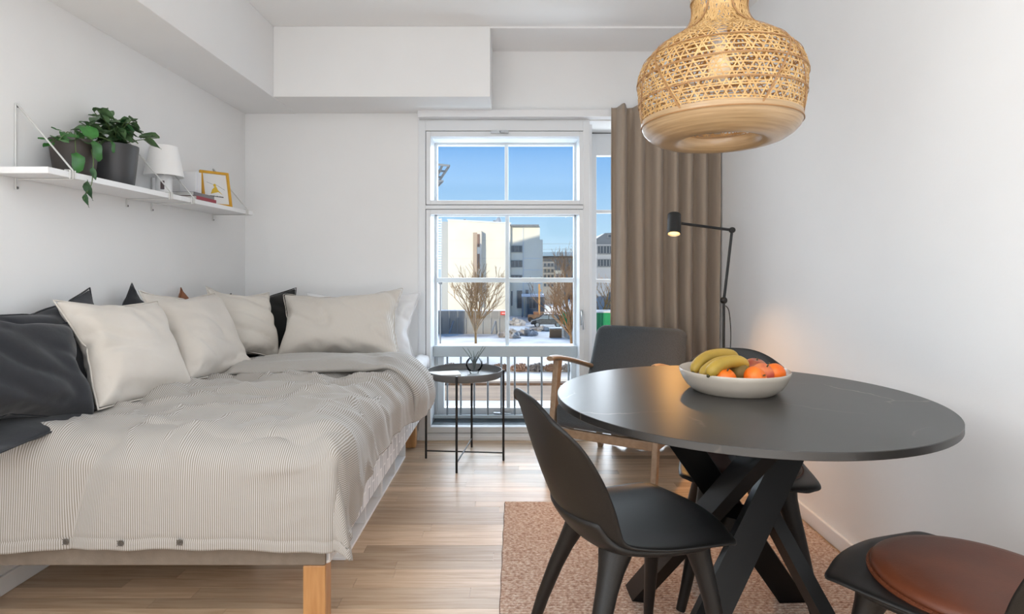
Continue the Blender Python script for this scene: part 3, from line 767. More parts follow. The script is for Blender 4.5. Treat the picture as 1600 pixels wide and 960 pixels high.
obj('hub', G().lathe([(.001, TT*.46), (.062, TT*.46), (.062, TT*.54), (.001, TT*.54)], 16), M_blackleg, parent=tb, smooth=30)
obj('top_plate', G().lathe([(.001, TT-.024), (.28, TT-.024), (.28, TT-.0191), (.001, TT-.0191)], 48), M_blackleg, parent=tb, smooth=30)

# ------------------------------------------------------------------ dining chairs
def chair(label, origin, facing):
    t = thing('dining_chair', label, 'chair', (origin[0], origin[1], RZT), facing, 'dark moulded dining chairs')
    prof = [(.000, .800, .150, .020, -.050), (.012, .760, .183, .040, -.030), (.028, .700, .198, .062, -.010), (.052, .620, .196, .082, 0), (.078, .550, .188, .088, 0),
            (.105, .494, .182, .078, .004), (.145, .456, .184, .050, .012), (.205, .437, .193, .022, .018), (.300, .430, .204, .004, .016), (.395, .435, .211, 0, .010),
            (.465, .441, .212, -.004, .002), (.508, .440, .203, -.022, -.004), (.532, .434, .168, -.038, -.006)]
    A = cat_rom([(a, z, w) for a, z, w, _, _ in prof], 3); B = cat_rom([(c, d, 0) for _, _, _, c, d in prof], 3)
    P = []; nq = 17
    for pa, pb in zip(A, B):
        row = []
        for j in range(nq):
            q = -1+2*j/(nq-1)
            aq = abs(q)
            row.append((pa.x-.27+pb.x*aq**2.2, pa.z*q, pa.y+pb.y*aq**3))
        P.append(row)
    obj('shell', G().grid(P), M_plastic, parent=t, smooth=180, solid=.011, soff=0, sub=1)
    # under-seat frame, a shallow tray
    P2 = []
    for pa, pb in zip(A, B):
        if not .088 < pa.x < .470: continue
        f_ = sstep(.088, .16, pa.x)*sstep(.470, .40, pa.x); row = []
        for j in range(nq):
            q = (-1+2*j/(nq-1))*(.80+.12*f_); aq = abs(q)
            row.append((pa.x-.27+pb.x*aq**2.2, pa.z*q, pa.y+pb.y*aq**3-.004-.014*f_*(1-aq**4)))
        P2.append(row)
    obj('seat_frame', G().grid(P2), M_plastic, parent=t, smooth=180, solid=.022, soff=0, sub=1)
    for sx, sy in ((1, 1), (1, -1), (-1, 1), (-1, -1)):
        top = Vector((.047+sx*.108, sy*.104, .428)); foot = Vector((.205 if sx > 0 else -.205, sy*.205, .0))
        pts = []; rr = []
        for f, r in ((0, .046), (.05, .041), (.12, .033), (.22, .0275), (.36, .0245), (.6, .021), (.85, .0170), (1, .0150)):
            bow = .010*math.sin(PI*min(1, f*1.2))
            p = top.lerp(foot, f); p.x += sx*bow; p.y += sy*bow*.6; pts.append(p); rr.append(r)
        obj('leg', G().tube(pts, rr, 14, flat=.86), M_plastic, parent=t, smooth=60)
    return t
CH = [((.278, 1.540), R(16.9)), ((.790, 2.015), math.atan2(-.96, -.268)), ((.960, 1.178), math.atan2(.85, -.527))]
chair('dark moulded chair in front of the table with a bare seat, seen from its back', *CH[0])
chair('dark moulded chair across the table by the right wall, facing the room', *CH[1])
chair('dark moulded chair at the near right corner with a tan leather seat pad', *CH[2])
def seat_pad(label, ch, m, r=.190):
    (ox_, oy_), f = ch
    x = ox_+math.cos(f)*.045; y = oy_+math.sin(f)*.045
    t = thing('seat_pad', label, 'seat pad', (x, y, RZT+.440), f, 'round leather seat pads')
    obj('lower_disc', G().lathe([(.001, 0), (r-.004, 0), (r, .003), (r, .007), (r-.003, .009), (.001, .009)], 72), m, parent=t, smooth=40)
    obj('top_cover', G().lathe([(r-.010, .0085), (r-.0075, .013), (r-.010, .020), (r-.018, .0255), (r-.04, .029), (r*.5, .0315), (.001, .032)], 72, cap=False), m, parent=t, smooth=60)
    g = G()
    for k in range(150):
        a = 2*PI*k/150; rr_ = r-.0035
        g.box((-.0016, -.0007, 0), (.0016, .0007, .0014), T(rr_*math.cos(a), rr_*math.sin(a), .0088) @ RZ(a))
    obj('stitching', g, mat('pad_thread', rgb(110, 62, 38), .7), parent=t, kind='stuff')
seat_pad('round tan leather seat pad on the chair at the near right corner', ((1.000, 1.172), CH[2][1]), M_leather, .205)
seat_pad('round dark brown seat pad on the chair across the table, partly hidden', CH[1], M_dkleather)

# ------------------------------------------------------------------ armchair
af = math.atan2(-.857, -.515)
ar = thing('armchair', 'charcoal upholstered armchair with oak frame by the window', 'armchair', (.585, 3.20, 0), af)
M_oak = mat('armchair_oak', rgb(158, 134, 110), .4, col2=rgb(136, 112, 88), nscale=5, stretch=(2, 9, 9), ndetail=6, lo=.3, hi=.7)
for sy in (-1, 1):
    yy_ = sy*.285
    obj('leg', G().beam((.315, yy_, 0), (.205, yy_, .622), .030, .036, up=(1, 0, 0), w2=.034, h2=.050), M_oak, parent=ar, bevel=.005)
    obj('leg', G().beam((-.355, yy_*.93, 0), (-.235, yy_*.93, .50), .030, .034, up=(1, 0, 0), w2=.032, h2=.044), M_oak, parent=ar, bevel=.005)
    pts = cat_rom([(.300, yy_, .640), (.22, yy_, .636), (.05, yy_, .602), (-.13, yy_*.985, .555), (-.275, yy_*.97, .515)], 5)
    obj('armrest', G().tube(pts, [.021]*2+[.024]*(len(pts)-4)+[.020]*2, 12, flat=.62), M_oak, parent=ar, smooth=60)
    obj('side_rail', G().beam((.265, yy_*.96, .245), (-.28, yy_*.93, .215), .024, .05), M_oak, parent=ar, bevel=.004)
obj('front_rail', G().box((.245, -.275, .222), (.272, .275, .268)), M_oak, parent=ar, bevel=.005)
obj('rear_rail', G().box((-.30, -.262, .20), (-.275, .262, .25)), M_oak, parent=ar, bevel=.005)
g = G().box((-.27, -.262, .275), (.292, .262, .405))
obj('seat_cushion', g, M_grey, parent=ar, bevel=.035, bseg=5, smooth=60)
P = []
def back_pt(u, v, side):
    """u across -1..1, v up 0..1"""
    wdt = .298-.018*v; hh = .44
    cr_ = .055
    edge = 1-max(abs(u)**8, (2*abs(v-.5))**10)
    th = .034*max(0., edge)**.5
    xx_ = wdt*u; zz_ = v*hh
    # rounded top corners
    if v > .86 and abs(u) > .80:
        k = ((abs(u)-.80)/.20); zz_ -= .035*k*k*((v-.86)/.14)
    base = Vector((-.205-.150*v-.010*v*v+.020*u*u, xx_, .375+zz_*.90))
    return tuple(base+Vector((.92, 0, .37))*(th*side+(.006*side)))
for side in (1, -1):
    P.append([[back_pt(-1+2*i/28, j/20, side) for i in range(29)] for j in range(21)])
g = G().grid(P[0]); g.grid(P[1], flip=True)
rim = lambda Q: [Q[0][i] for i in range(29)]+[Q[j][28] for j in range(1, 21)]+[Q[20][i] for i in range(27, -1, -1)]+[Q[j][0] for j in range(19, 0, -1)]
r0, r1 = rim(P[0]), rim(P[1]); g.grid([r0+r0[:1], r1+r1[:1]])
me = mesh_of('backrest', g, M_grey, 180); bm = bmesh.new(); bm.from_mesh(me); bmesh.ops.remove_doubles(bm, verts=bm.verts[:], dist=.0008); bmesh.ops.recalc_face_normals(bm, faces=bm.faces[:]); bm.to_mesh(me); bm.free()
obj('backrest', me, None, parent=ar, sub=1)
# ------------------------------------------------------------------ tray side table with a book and a vase
st = thing('side_table', 'round grey tray table on thin black legs beside the bed', 'side table', (-.298, 3.395, 0))
M_tray = mat('grey_tray', rgb(104, 104, 104), .42)
M_trayleg = mat('black_leg', rgb(24, 24, 25), .45)
obj('tray', G().lathe([(.001, .487), (.205, .487), (.216, .490), (.222, .500), (.2225, .528), (.2205, .530), (.2185, .528), (.2175, .503), (.212, .4945), (.001, .4935)], 72), M_tray, parent=st, smooth=40)
legp = []
for a in (R(176), R(264), R(354), R(84)):
    r = .2305; x, y_ = r*math.cos(a), r*math.sin(a)
    g = G().tube([(x, y_, 0), (x, y_, .530)], .0068, 10); legp.append((x, y_))
    obj('leg', g, M_trayleg, parent=st, smooth=40)
for i, j, z in ((0, 2, .045), (1, 3, .054)):
    obj('cross_bar', G().tube([(*legp[i], z), (*legp[j], z)], .0042, 8), M_trayleg, parent=st, smooth=40)
bk = thing('book', 'thin white book lying on the grey tray table', 'book', (-.408, 3.325, .4936), R(14))
M_paper = mat('book_paper', rgb(214, 212, 208), .8)
obj('cover', G().box((-.088, -.065, 0), (.088, .065, .0022)).box((-.088, -.065, .0248), (.088, .065, .027)).box((-.0885, -.065, 0), (-.086, .065, .027)), mat('white_book_cover', rgb(226, 224, 222), .5), parent=bk)
obj('pages', G().box((-.0855, -.063, .0023), (.085, .063, .0247)), M_paper, parent=bk)
va = thing('vase', 'small round clear glass vase on the grey tray table', 'vase', (-.246, 3.46, .4936))
def vase_glass():
    m = bpy.data.materials.new('clear_glass'); m.use_nodes = True
    nt = m.node_tree; N = nt.nodes; L = nt.links; N.remove(N['Principled BSDF'])
    tr = N.new('ShaderNodeBsdfTransparent'); tr.inputs[0].default_value = (.97, .98, .98, 1)
    gl = N.new('ShaderNodeBsdfGlossy'); gl.inputs['Roughness'].default_value = .03
    lw = N.new('ShaderNodeLayerWeight'); lw.inputs[0].default_value = .18
    mx = N.new('ShaderNodeMixShader'); L.new(lw.outputs['Fresnel'], mx.inputs[0]); L.new(tr.outputs[0], mx.inputs[1]); L.new(gl.outputs[0], mx.inputs[2]); L.new(mx.outputs[0], N['Material Output'].inputs[0])
    return m
M_vase = vase_glass()
obj('bowl', G().lathe([(.001, 0), (.024, 0), (.027, .004), (.026, .010), (.042, .026), (.051, .050), (.048, .074), (.036, .090), (.031, .095), (.029, .093), (.046, .072), (.048, .050), (.040, .029), (.022, .014), (.001, .013)], 40, cap=False), M_vase, parent=va, smooth=60)
M_airplant = mat('grey_green_leaf', rgb(96, 108, 104), .7, col2=rgb(120, 130, 126), nscale=20)
sp = thing('plant_sprig', 'grey-green strappy sprig standing in the small glass vase', 'plant', (-.246, 3.46, .5072))
rr = random.Random(5)
for k, (tx, tz, ty) in enumerate([(-.072, .145, .0), (-.045, .135, .03), (.055, .155, .01), (.070, .150, -.02), (-.01, .12, .03), (.03, .125, -.03)]):
    pts = cat_rom([(0, 0, .004), (tx*.12, ty*.3, .05), (tx*.45, ty*.7, .095), (tx, ty, tz)], 5)
    n = len(pts); g = G().tube(pts, [.0035+.0055*math.sin(PI*min(1, (i/(n-1))*.95+.05)) for i in range(n-1)]+[.0008], 6, flat=.35)
    obj('leaf', g, M_airplant, parent=sp, smooth=60)

# ------------------------------------------------------------------ fruit bowl
BWC = (.668, 1.762)
bw = thing('fruit_bowl', 'shallow cream ceramic bowl of fruit on the marble table', 'bowl', (BWC[0], BWC[1], .7502))
M_ceramic = mat('cream_glaze', rgb(200, 190, 177), .25, col2=rgb(192, 182, 168), nscale=8, coat=.2)
obj('body', G().lathe([(.001, .003), (.108, .003), (.110, 0), (.119, 0), (.123, .004), (.138, .016), (.150, .034), (.158, .052), (.161, .063), (.1595, .066), (.157, .063), (.151, .046), (.142, .031), (.128, .018), (.110, .011), (.001, .010)], 72, cap=False), M_ceramic, parent=bw, smooth=60)
M_stem = mat('fruit_stem', rgb(92, 80, 50), .8)
def fruit(name, label, cat, u, v, Y, r, m, squash=.92, tilt=0, dimple=True, group=None, lumpy=0.):
    p = at(u, v+2, Y-.05)
    t = thing(name, label, cat, p, group=group)
    prof = []
    for i in range(19):
        a = -PI/2+PI*i/18
        rr_ = r*math.cos(a); z = r*squash*math.sin(a)
        if dimple: z -= math.copysign(r*.16*math.exp(-(rr_/(r*.28))**2), z)*(1 if z > 0 else .5)
        prof.append((max(rr_, .0006), z))
    M = RX(tilt) @ RY(tilt*.6)
    obj('flesh', G().lathe(prof, 28), m, parent=t, smooth=180, M=M)
    obj('stem', G().tube([(0, 0, r*squash*.80), (.001, 0, r*squash*1.0+.002)], [.0018, .0026], 6), M_stem, parent=t, M=M)
    return t
M_orange = mat('orange_peel', rgb(240, 122, 28), .38, col2=rgb(232, 104, 18), nscale=20, bump=.25, bscale=220, bdist=.002)
M_peach = mat('peach_skin', rgb(226, 130, 74), .55, col2=rgb(190, 78, 62), nscale=14, lo=.4, hi=.6)
M_apple = mat('red_apple_skin', rgb(158, 72, 52), .3, col2=rgb(182, 106, 66), nscale=18, stretch=(3, 3, .5))
M_kiwi = mat('olive_pear_skin', rgb(122, 96, 38), .6, col2=rgb(104, 84, 34), nscale=60)
M_ban = mat('banana_peel', rgb(184, 150, 58), .5, col2=rgb(142, 122, 48), nscale=7, lo=.4, hi=.75, ndetail=6)
M_bantip = mat('banana_tip', rgb(70, 62, 34), .8)
fruit('orange', 'orange mandarin in the bowl under the front banana', 'orange', 1131.5, 590, 1.720, .035, M_orange, .88, R(20), group='oranges in the bowl')
fruit('orange', 'orange mandarin in the bowl in front, below the peach', 'orange', 1180, 589, 1.705, .034, M_orange, .88, R(60), group='oranges in the bowl')
fruit('orange', 'larger orange in the bowl at its right end', 'orange', 1208, 583, 1.775, .036, M_orange, .92, R(-20), group='oranges in the bowl')
fruit('peach', 'peach with a pink blush between the oranges in the bowl', 'peach', 1192, 583, 1.765, .034, M_peach, .95, R(25))
fruit('apple', 'reddish brown apple at the back of the fruit bowl', 'apple', 1180, 575, 1.850, .038, M_apple, .9, R(10))
fruit('pear', 'olive brown pear lying in the bowl below the bananas', 'pear', 1156, 584, 1.765, .034, M_kiwi, 1.05, R(70), dimple=False)
def banana(label, pts, r):
    P = [at(u, v+1.5, Y-.05) for u, v, Y in pts]; c = sum(P, Vector())/len(P)
    t = thing('banana', label, 'banana', c, group='bananas in the bowl')
    pp = cat_rom([p-c for p in P], 7); n = len(pp)
    rad = [r*min(1, .30+1.5*math.sin(PI*i/(n-1))**.8) for i in range(n)]
    obj('peel', G().tube(pp, rad, 9), M_ban, parent=t, smooth=50, sub=1)
    d = (pp[-1]-pp[-2]).normalized(); obj('stem', G().tube([pp[-1]-d*.002, pp[-1]+d*.02], [r*.30, r*.26], 7), M_bantip, parent=t, smooth=50)
    d = (pp[0]-pp[1]).normalized(); obj('tip', G().tube([pp[0]-d*.002, pp[0]+d*.005], [r*.3, r*.18], 7), M_bantip, parent=t, smooth=50)
banana('ripe banana at the back of the bowl, highest of the three', [(1083, 581, 1.80), (1093, 565, 1.83), (1110, 555, 1.87), (1132, 552, 1.91), (1152, 556, 1.94)], .0195)
banana('banana in the middle, mostly hidden between the other two', [(1096, 586, 1.745), (1108, 574, 1.775), (1124, 565, 1.81), (1142, 563, 1.85), (1156, 568, 1.88)], .0185)
banana('banana at the front of the bowl, lying over the orange', [(1107, 586, 1.700), (1118, 573, 1.715), (1136, 565, 1.74), (1153, 564, 1.765), (1167, 572, 1.79)], .0205)

# ------------------------------------------------------------------ woven pendant lamp
PC = (.560, 1.58)
pl = thing('pendant_lamp', 'woven bamboo pendant lamp with solid wooden lower rim above the table', 'lamp', (PC[0], PC[1], 0))
M_bam = mat('bamboo_strip', rgb(208, 170, 114), .5, col2=rgb(186, 145, 90), nscale=30)
nt = M_bam.node_tree; bs = nt.nodes['Principled BSDF']; bs.inputs['Subsurface Weight'].default_value = 0
M_bamdk = mat('dark_bamboo_strip', rgb(156, 114, 70), .5)
M_bamrim = mat('laminated_bamboo', rgb(186, 156, 118), .28, col2=rgb(158, 128, 92), nscale=5, stretch=(1.5, 1.5, 60), ndetail=5, lo=.35, hi=.7, coat=.4)
prof_w = [(.2085, 1.512), (.2145, 1.535), (.221, 1.575), (.225, 1.625), (.2235, 1.655), (.209, 1.685), (.186, 1.712), (.153, 1.736), (.118, 1.757), (.093, 1.778), (.080, 1.798), (.0745, 1.815), (.0735, 1.836), (.0755, 1.858)]
pw = cat_rom([(r*.975, z, 0) for r, z in prof_w], 8)
lens = [0]
for a, b in zip(pw, pw[1:]): lens.append(lens[-1]+(b-a).length)
def prof_at(t):
    d = t*lens[-1]
    for i in range(len(lens)-1):
        if lens[i+1] >= d:
            f = (d-lens[i])/(lens[i+1]-lens[i]); p = pw[i].lerp(pw[i+1], f); tg = (pw[i+1]-pw[i]).normalized(); return p, tg
    return pw[-1], (pw[-1]-pw[-2]).normalized()
def strip(g, fn, n, w, th, lift):
    """a flat ribbon on the shade; fn(k) gives (angle, t)"""
    c = []
    for k in range(n+1):
        a, t = fn(k/n); p, tg = prof_at(max(0, min(1, t)))
        nr = Vector((tg.y, -tg.x))
        l = lift(k/n)
        rr_ = p.x+nr.x*l; z = p.y+nr.y*l
        pos = Vector((rr_*math.cos(a), rr_*math.sin(a), z)); no = Vector((nr.x*math.cos(a), nr.x*math.sin(a), nr.y)); c.append((pos, no))
    k0 = len(g.v)
    for i, (p, no) in enumerate(c):
        d = (c[min(i+1, n)][0]-c[max(i-1, 0)][0]).normalized(); s_ = d.cross(no).normalized()
        for sx, sn in ((-1, -1), (1, -1), (1, 1), (-1, 1)): g.v.append(tuple(p+s_*(sx*w/2)+no*(sn*th/2)))
    for i in range(n):
        a, b = k0+i*4, k0+i*4+4
        for j in range(4): g.f.append((a+j, a+(j+1) % 4, b+(j+1) % 4, b+j))
rw = random.Random(11)
g = G()
NSTR = 62
for k in range(NSTR):
    for sg in (1, -1):
        a0 = 2*PI*k/NSTR+(0 if sg > 0 else PI/NSTR)+rw.uniform(-.03, .03); tw = sg*(1.05+rw.uniform(-.16, .16))
        strip(g, lambda f: (a0+tw*f, f), 40, .0034, .0008, (lambda f, sg=sg, k=k: .0011*math.sin(f*60*1.0+sg*1.57+k)*(.9)))
for k in range(25):
    t = .02+.62*(k/24)
    r_ = rw.uniform(-.009, .009)
    strip(g, lambda f: (2*PI*f, t+.006*math.sin(2*PI*f*(1+k%3)+k)+r_), 80, .0034, .0008, lambda f: .0012*math.sin(f*2*PI*NSTR*.5+k*PI))
for k in range(9):
    t = .66+.33*k/8
    strip(g, lambda f: (2*PI*f, t), 60, .0030, .0008, lambda f: .0006)
for k in range(60):                      # denser weave towards the neck
    sg = 1 if k % 2 else -1; a0 = 2*PI*k/60
    strip(g, lambda f: (a0+sg*.9*f, .56+.44*f), 24, .0036, .0008, lambda f: .0014*math.sin(f*40+k))
obj('woven_shade', g, M_bam, parent=pl, kind='stuff')
for k in range(7):
    g = G(); a0 = 2*PI*k/7+.35; sg = 1 if k % 2 else -1
    strip(g, lambda f: (a0+sg*1.0*f, f), 44, .0048, .0012, lambda f: .0030)
    obj('accent_strip', g, M_bamdk, parent=pl)
for t in (.17, .30, .43):
    g = G(); strip(g, lambda f: (2*PI*f, t+.008*math.sin(2*PI*f+t*9)), 80, .0038, .0012, lambda f: .0026); obj('accent_ring', g, M_bamdk, parent=pl)
obj('wooden_rim', G().lathe([(.098, 1.500), (.101, 1.482), (.112, 1.470), (.130, 1.4655), (.150, 1.4672), (.170, 1.474), (.190, 1.487), (.203, 1.501), (.208, 1.512), (.2095, 1.514), (.2095, 1.529), (.2070, 1.530), (.2040, 1.528), (.2005, 1.508), (.185, 1.493), (.160, 1.480), (.130, 1.474), (.112, 1.483), (.108, 1.503)], 96, cap=False), M_bamrim, parent=pl, smooth=50)
obj('seam_ring', G().lathe([(.2096, 1.512), (.2108, 1.513), (.2108, 1.515), (.2096, 1.516)], 96, cap=False), M_bamdk, parent=pl, smooth=50)
obj('neck_band', G().lathe([(.0755, 1.852), (.0775, 1.852), (.0775, 1.880), (.0745, 1.880), (.0745, 1.852)], 48, cap=False), M_bamrim, parent=pl, smooth=50)
obj('lamp_holder', G().lathe([(.001, 1.73), (.018, 1.73), (.020, 1.74), (.020, 1.80), (.012, 1.82), (.003, 1.83), (.001, 1.83)], 20), M_whitelac, parent=pl, smooth=40)
M_bulb = mat('warm_bulb', rgb(255, 240, 215), .3, emit=(1, .70, .36, 1), estr=.3)
bl_ = obj('bulb', G().lathe([(.001, 1.640), (.016, 1.644), (.028, 1.660), (.030, 1.676), (.024, 1.698), (.014, 1.716), (.013, 1.729), (.001, 1.7295)], 24), M_bulb, parent=pl, smooth=60)
obj('shade_spider', G().tube([(-.074, 0, 1.866), (.074, 0, 1.866)], .002, 6).tube([(0, -.074, 1.866), (0, .074, 1.866)], .002, 6), M_steel, parent=pl)
obj('cord', G().tube([(0, 0, 1.83), (0, 0, ZC-.02)], .003, 8), mat('white_cord', rgb(225, 225, 222), .6), parent=pl, smooth=60)
obj('ceiling_cup', G().lathe([(.001, ZC-.05), (.035, ZC-.05), (.05, ZC-.015), (.05, ZC-.0005), (.001, ZC-.0005)], 32), M_whitelac, parent=pl, smooth=40)
ld = bpy.data.lights.new('pendant_bulb', 'POINT'); ld.energy = 2.8; ld.color = (1, .58, .20); ld.shadow_soft_size = .032
lo_ = bpy.data.objects.new('pendant_bulb', ld); COL.objects.link(lo_); lo_.location = (PC[0], PC[1], 1.672)
bl_.visible_shadow = True

# ------------------------------------------------------------------ floor lamp
fl = thing('floor_lamp', 'slim black reading floor lamp by the curtain, its spot switched on', 'lamp', (1.155, 3.20, 0))
obj('base', G().lathe([(.001, 0), (.112, 0), (.115, .003), (.115, .014), (.112, .017), (.001, .018)], 48), M_black, parent=fl, smooth=40)
J = Vector((.004, 0, .947)); K = Vector((.046, -.01, 1.337)); H = Vector((-.236, -.02, 1.373))
obj('pole', G().tube([(0, 0, .017), J], .0075, 12), M_black, parent=fl, smooth=40)
obj('lower_joint', G().lathe([(.0005, -.018), (.011, -.017), (.0175, -.009), (.019, 0), (.0175, .009), (.011, .017), (.0005, .018)], 20, T(*J)), M_black, parent=fl, smooth=60)
obj('upright', G().tube([J, K], .0075, 12), M_black, parent=fl, smooth=40)
obj('elbow', G().lathe([(.0005, -.013), (.015, -.012), (.017, 0), (.015, .012), (.0005, .013)], 20, T(*K) @ RX(R(90))), M_black, parent=fl, smooth=40)
obj('arm', G().tube([K, H], .0078, 12), M_black, parent=fl, smooth=40)
hm = T(H.x-.043, H.y-.004, H.z-.006) @ RY(R(7)) @ RX(R(-21))
hd = obj('lamp_head', G().lathe([(.001, .062), (.034, .062), (.0365, .059), (.0365, -.058), (.0345, -.060), (.0330, -.058), (.0330, -.020), (.001, -.020)], 36, cap=False), M_black, parent=fl, smooth=40, M=hm)
obj('reflector', G().lathe([(.0325, -.0585), (.0295, -.050), (.026, -.034), (.018, -.024), (.001, -.021)], 36, cap=False), mat('reflector', rgb(240, 225, 200), .3, .3), parent=hd, smooth=60)
obj('bulb', G().lathe([(.001, -.0535), (.020, -.0535), (.0285, -.050), (.0285, -.044), (.001, -.040)], 20), mat('spot_bulb', rgb(255, 235, 205), .4, emit=(1, .60, .22, 1), estr=2.2), parent=hd, smooth=60)
obj('cable', G().tube(cat_rom([J+Vector((.010, 0, -.03)), J+Vector((.030, .005, -.06)), J+Vector((.042, .01, -.17)), J+Vector((.038, .01, -.30)), J+Vector((.020, .012, -.50)), J+Vector((.018, .012, -.80)), (.05, .012, .025), (.11, .03, .006)], 5), .0026, 7), M_black, parent=fl, smooth=60)
sd = bpy.data.lights.new('reading_spot', 'SPOT'); sd.energy = 42; sd.color = (1, .50, .15); sd.spot_size = R(112); sd.spot_blend = 1; sd.shadow_soft_size = .02
so = bpy.data.objects.new('reading_spot', sd); COL.objects.link(so); so.matrix_world = T(*fl.location) @ hm @ T(0, 0, -.060)

# ------------------------------------------------------------------ wall shelf
SX, SZ = XL+.200, 1.4655
M_wire = mat('white_wire', rgb(214, 214, 212), .4)
M_screw = mat('screw_steel', rgb(120, 120, 120), .4, .8)
def shelf(y0, y1, label, yb):
    t = thing('wall_shelf', label, 'shelf', (XL, (y0+y1)/2, SZ-.0225), group='white wire-bracket wall shelves')
    o_ = t.location
    obj('board', G().box((.003, y0-o_.y, 0), (.200, y1-o_.y, .0225)), M_whitelac, parent=t, bevel=.0015)
    for y_ in yb:
        yy_ = y_-o_.y; w = .0030
        pts = [(.005, yy_, -.040), (.005, yy_, .265), (.008, yy_, .264), (.2035, yy_+.003, .0275), (.2052, yy_+.003, .0230), (.2052, yy_+.003, -.002), (.2035, yy_+.003, -.0042), (.010, yy_, -.0042)]
        b_ = obj('bracket', G().tube(pts, w, 6), M_wire, parent=t, smooth=60)
        obj('bracket_clip', G().tube([(.188, yy_-.012, .0258), (.206, yy_-.012, .0258), (.206, yy_-.012, -.003), (.206, yy_+.012, -.003), (.206, yy_+.012, .0258), (.188, yy_+.012, .0258)], .0026, 6), M_wire, parent=t, smooth=60)
        obj('screw', G().lathe([(.0005, 0), (.005, 0), (.005, .004), (.0025, .006), (.0005, .006)], 12, T(.001, yy_+.009, -.034) @ RY(R(90))), M_screw, parent=b_, smooth=40)
        obj('screw', G().lathe([(.0005, 0), (.005, 0), (.005, .004), (.0025, .006), (.0005, .006)], 12, T(.001, yy_+.009, .256) @ RY(R(90))), M_screw, parent=b_, smooth=40)
shelf(1.935, 2.712, 'white wall shelf board carrying the two potted plants', (2.035, 2.617))
shelf(2.716, 3.448, 'white wall shelf board carrying the books and yellow frame', (2.798, 3.364))

M_pot1 = mat('brown_black_pot', rgb(66, 58, 54), .55, col2=rgb(58, 52, 49), nscale=10)
M_pot2 = mat('graphite_pot', rgb(66, 66, 68), .45)
M_soil = mat('soil', rgb(50, 38, 30), 1, bump=.6, bscale=90)
def leaf_mesh(name, L_, W_, fold_, droop, m, blunt=.0):
    P = []
    for i in range(7):
        t = i/6; wd = W_*(math.sin(PI*min(1, .04+.96*t)**(.75+blunt*.0))**(.62 if blunt else .8)) if t < 1 else .0015
        if t == 0: wd = .002
        row = []
        for j in range(5):
            q = -1+j/2
            row.append((t*L_, wd*q/2, -droop*t*t*L_+fold_*abs(q)*wd*.5+.004*math.sin(t*7+q)))
        P.append(row)
    g = G().grid(P); me = mesh_of(name, g, m, 180); return me
def leafmat(name, a, b, rough=.4):
    m = mat(name, a, rough, col2=b, nscale=25, rnd=.22, spec=.5)
    return m
M_leafA = leafmat('round_green_leaf', rgb(62, 128, 56), rgb(48, 104, 44))
M_leafB = leafmat('dull_green_leaf', rgb(92, 122, 82), rgb(70, 98, 64), .38)
M_leafC = leafmat('deep_green_leaf', rgb(46, 88, 48), rgb(36, 72, 40))
leafR = leaf_mesh('leaf', .062, .058, .12, .15, M_leafA, 1)
leafO = leaf_mesh('leaf', .070, .036, .35, .25, M_leafB)
leafP = leaf_mesh('leaf', .060, .026, .30, .30, M_leafC)
def put_leaf(parent, me, pos, yaw, pitch, rl, sc):
    o = bpy.data.objects.new('leaf', me); COL.objects.link(o); o.parent = parent
    o.matrix_local = T(*pos) @ RZ(yaw) @ RY(-pitch) @ RX(rl) @ S(sc, sc, sc)
    return o
def pot(label, loc, h, r0, r1, m):
    t = thing('plant_pot', label, 'pot', loc)
    obj('body', G().lathe([(.001, 0), (r0*.94, 0), (r0, .006), (r0+(r1-r0)*.35, h*.33), (r0+(r1-r0)*.75, h*.7), (r1, h*.95), (r1, h), (r1-.005, h), (r1-.008, h*.90), (.001, h*.88)], 48, cap=False), m, parent=t, smooth=40)
    obj('soil', G().lathe([(.001, h*.90), (r1-.008, h*.895)], 32, cap=False), M_soil, parent=t)
    return t
P1 = (-1.672, 2.185, SZ+.0003); P2_ = (-1.672, 2.405, SZ+.0003)
pot('brown-black plant pot at the left end of the wall shelf', P1, .140, .062, .079, M_pot1)
pot('tapered graphite plant pot beside the white table lamp', P2_, .170, .070, .086, M_pot2)
M_stemg = mat('plant_stem', rgb(88, 110, 62), .6)
# trailing plant with round leaves in the first pot
h1 = thing('trailing_plant', 'trailing plant with round green leaves in the left pot', 'plant', (P1[0], P1[1], P1[2]+.126))
def lp(u, v, X):
    Y = X*FPX/(u-VPX); return Vector((X, Y, EYE-(v-HOR)/FPX*Y))-h1.location
spots = [(122, 254, -1.585, .074, -.2, -1.3), (152, 236, -1.575, .078, .2, -1.2), (177, 230, -1.585, .044, .5, -1.3), (140, 206, -1.62, .074, -.5, -.75), (108, 213, -1.64, .066, -.9, -.45),
         (90, 215, -1.66, .052, -1.0, .1), (75, 226, -1.67, .040, -1.6, -.4), (92, 203, -1.70, .046, -2.2, .5), (125, 211, -1.66, .06, -.2, -.7), (100, 220, -1.61, .045, -.2, -.1), (70, 217, -1.68, .044, -1.9, .2), (130, 220, -1.60, .05, .2, -.2)]
rr = random.Random(8)
for k, (u, v, X, sz, yaw, pit) in enumerate(spots):
    c = lp(u, v, X); d = Vector((math.cos(yaw)*math.cos(pit), math.sin(yaw)*math.cos(pit), math.sin(pit)))
    base_ = c-d*sz*.5
    put_leaf(h1, leafR, base_, yaw, pit, rr.uniform(-.3, .3), sz/.062)
    pts = cat_rom([(rr.uniform(-.03, .03), rr.uniform(-.03, .03), -.004), Vector((base_.x*.6, base_.y*.6, max(.012, base_.z*.5+.025))), base_], 4)
    obj('stem', G().tube(pts, .0016, 5), M_stemg, parent=h1, smooth=60)
vine = [lp(143, 232, -1.60), lp(146, 250, -1.567), lp(145, 270, -1.562), lp(143, 288, -1.560), lp(136, 300, -1.560), lp(131, 312, -1.561)]
obj('vine', G().tube(cat_rom([Vector((.02, .02, -.002)), Vector((.07, .03, .02))]+vine, 5), .0016, 6), M_stemg, parent=h1, smooth=60)
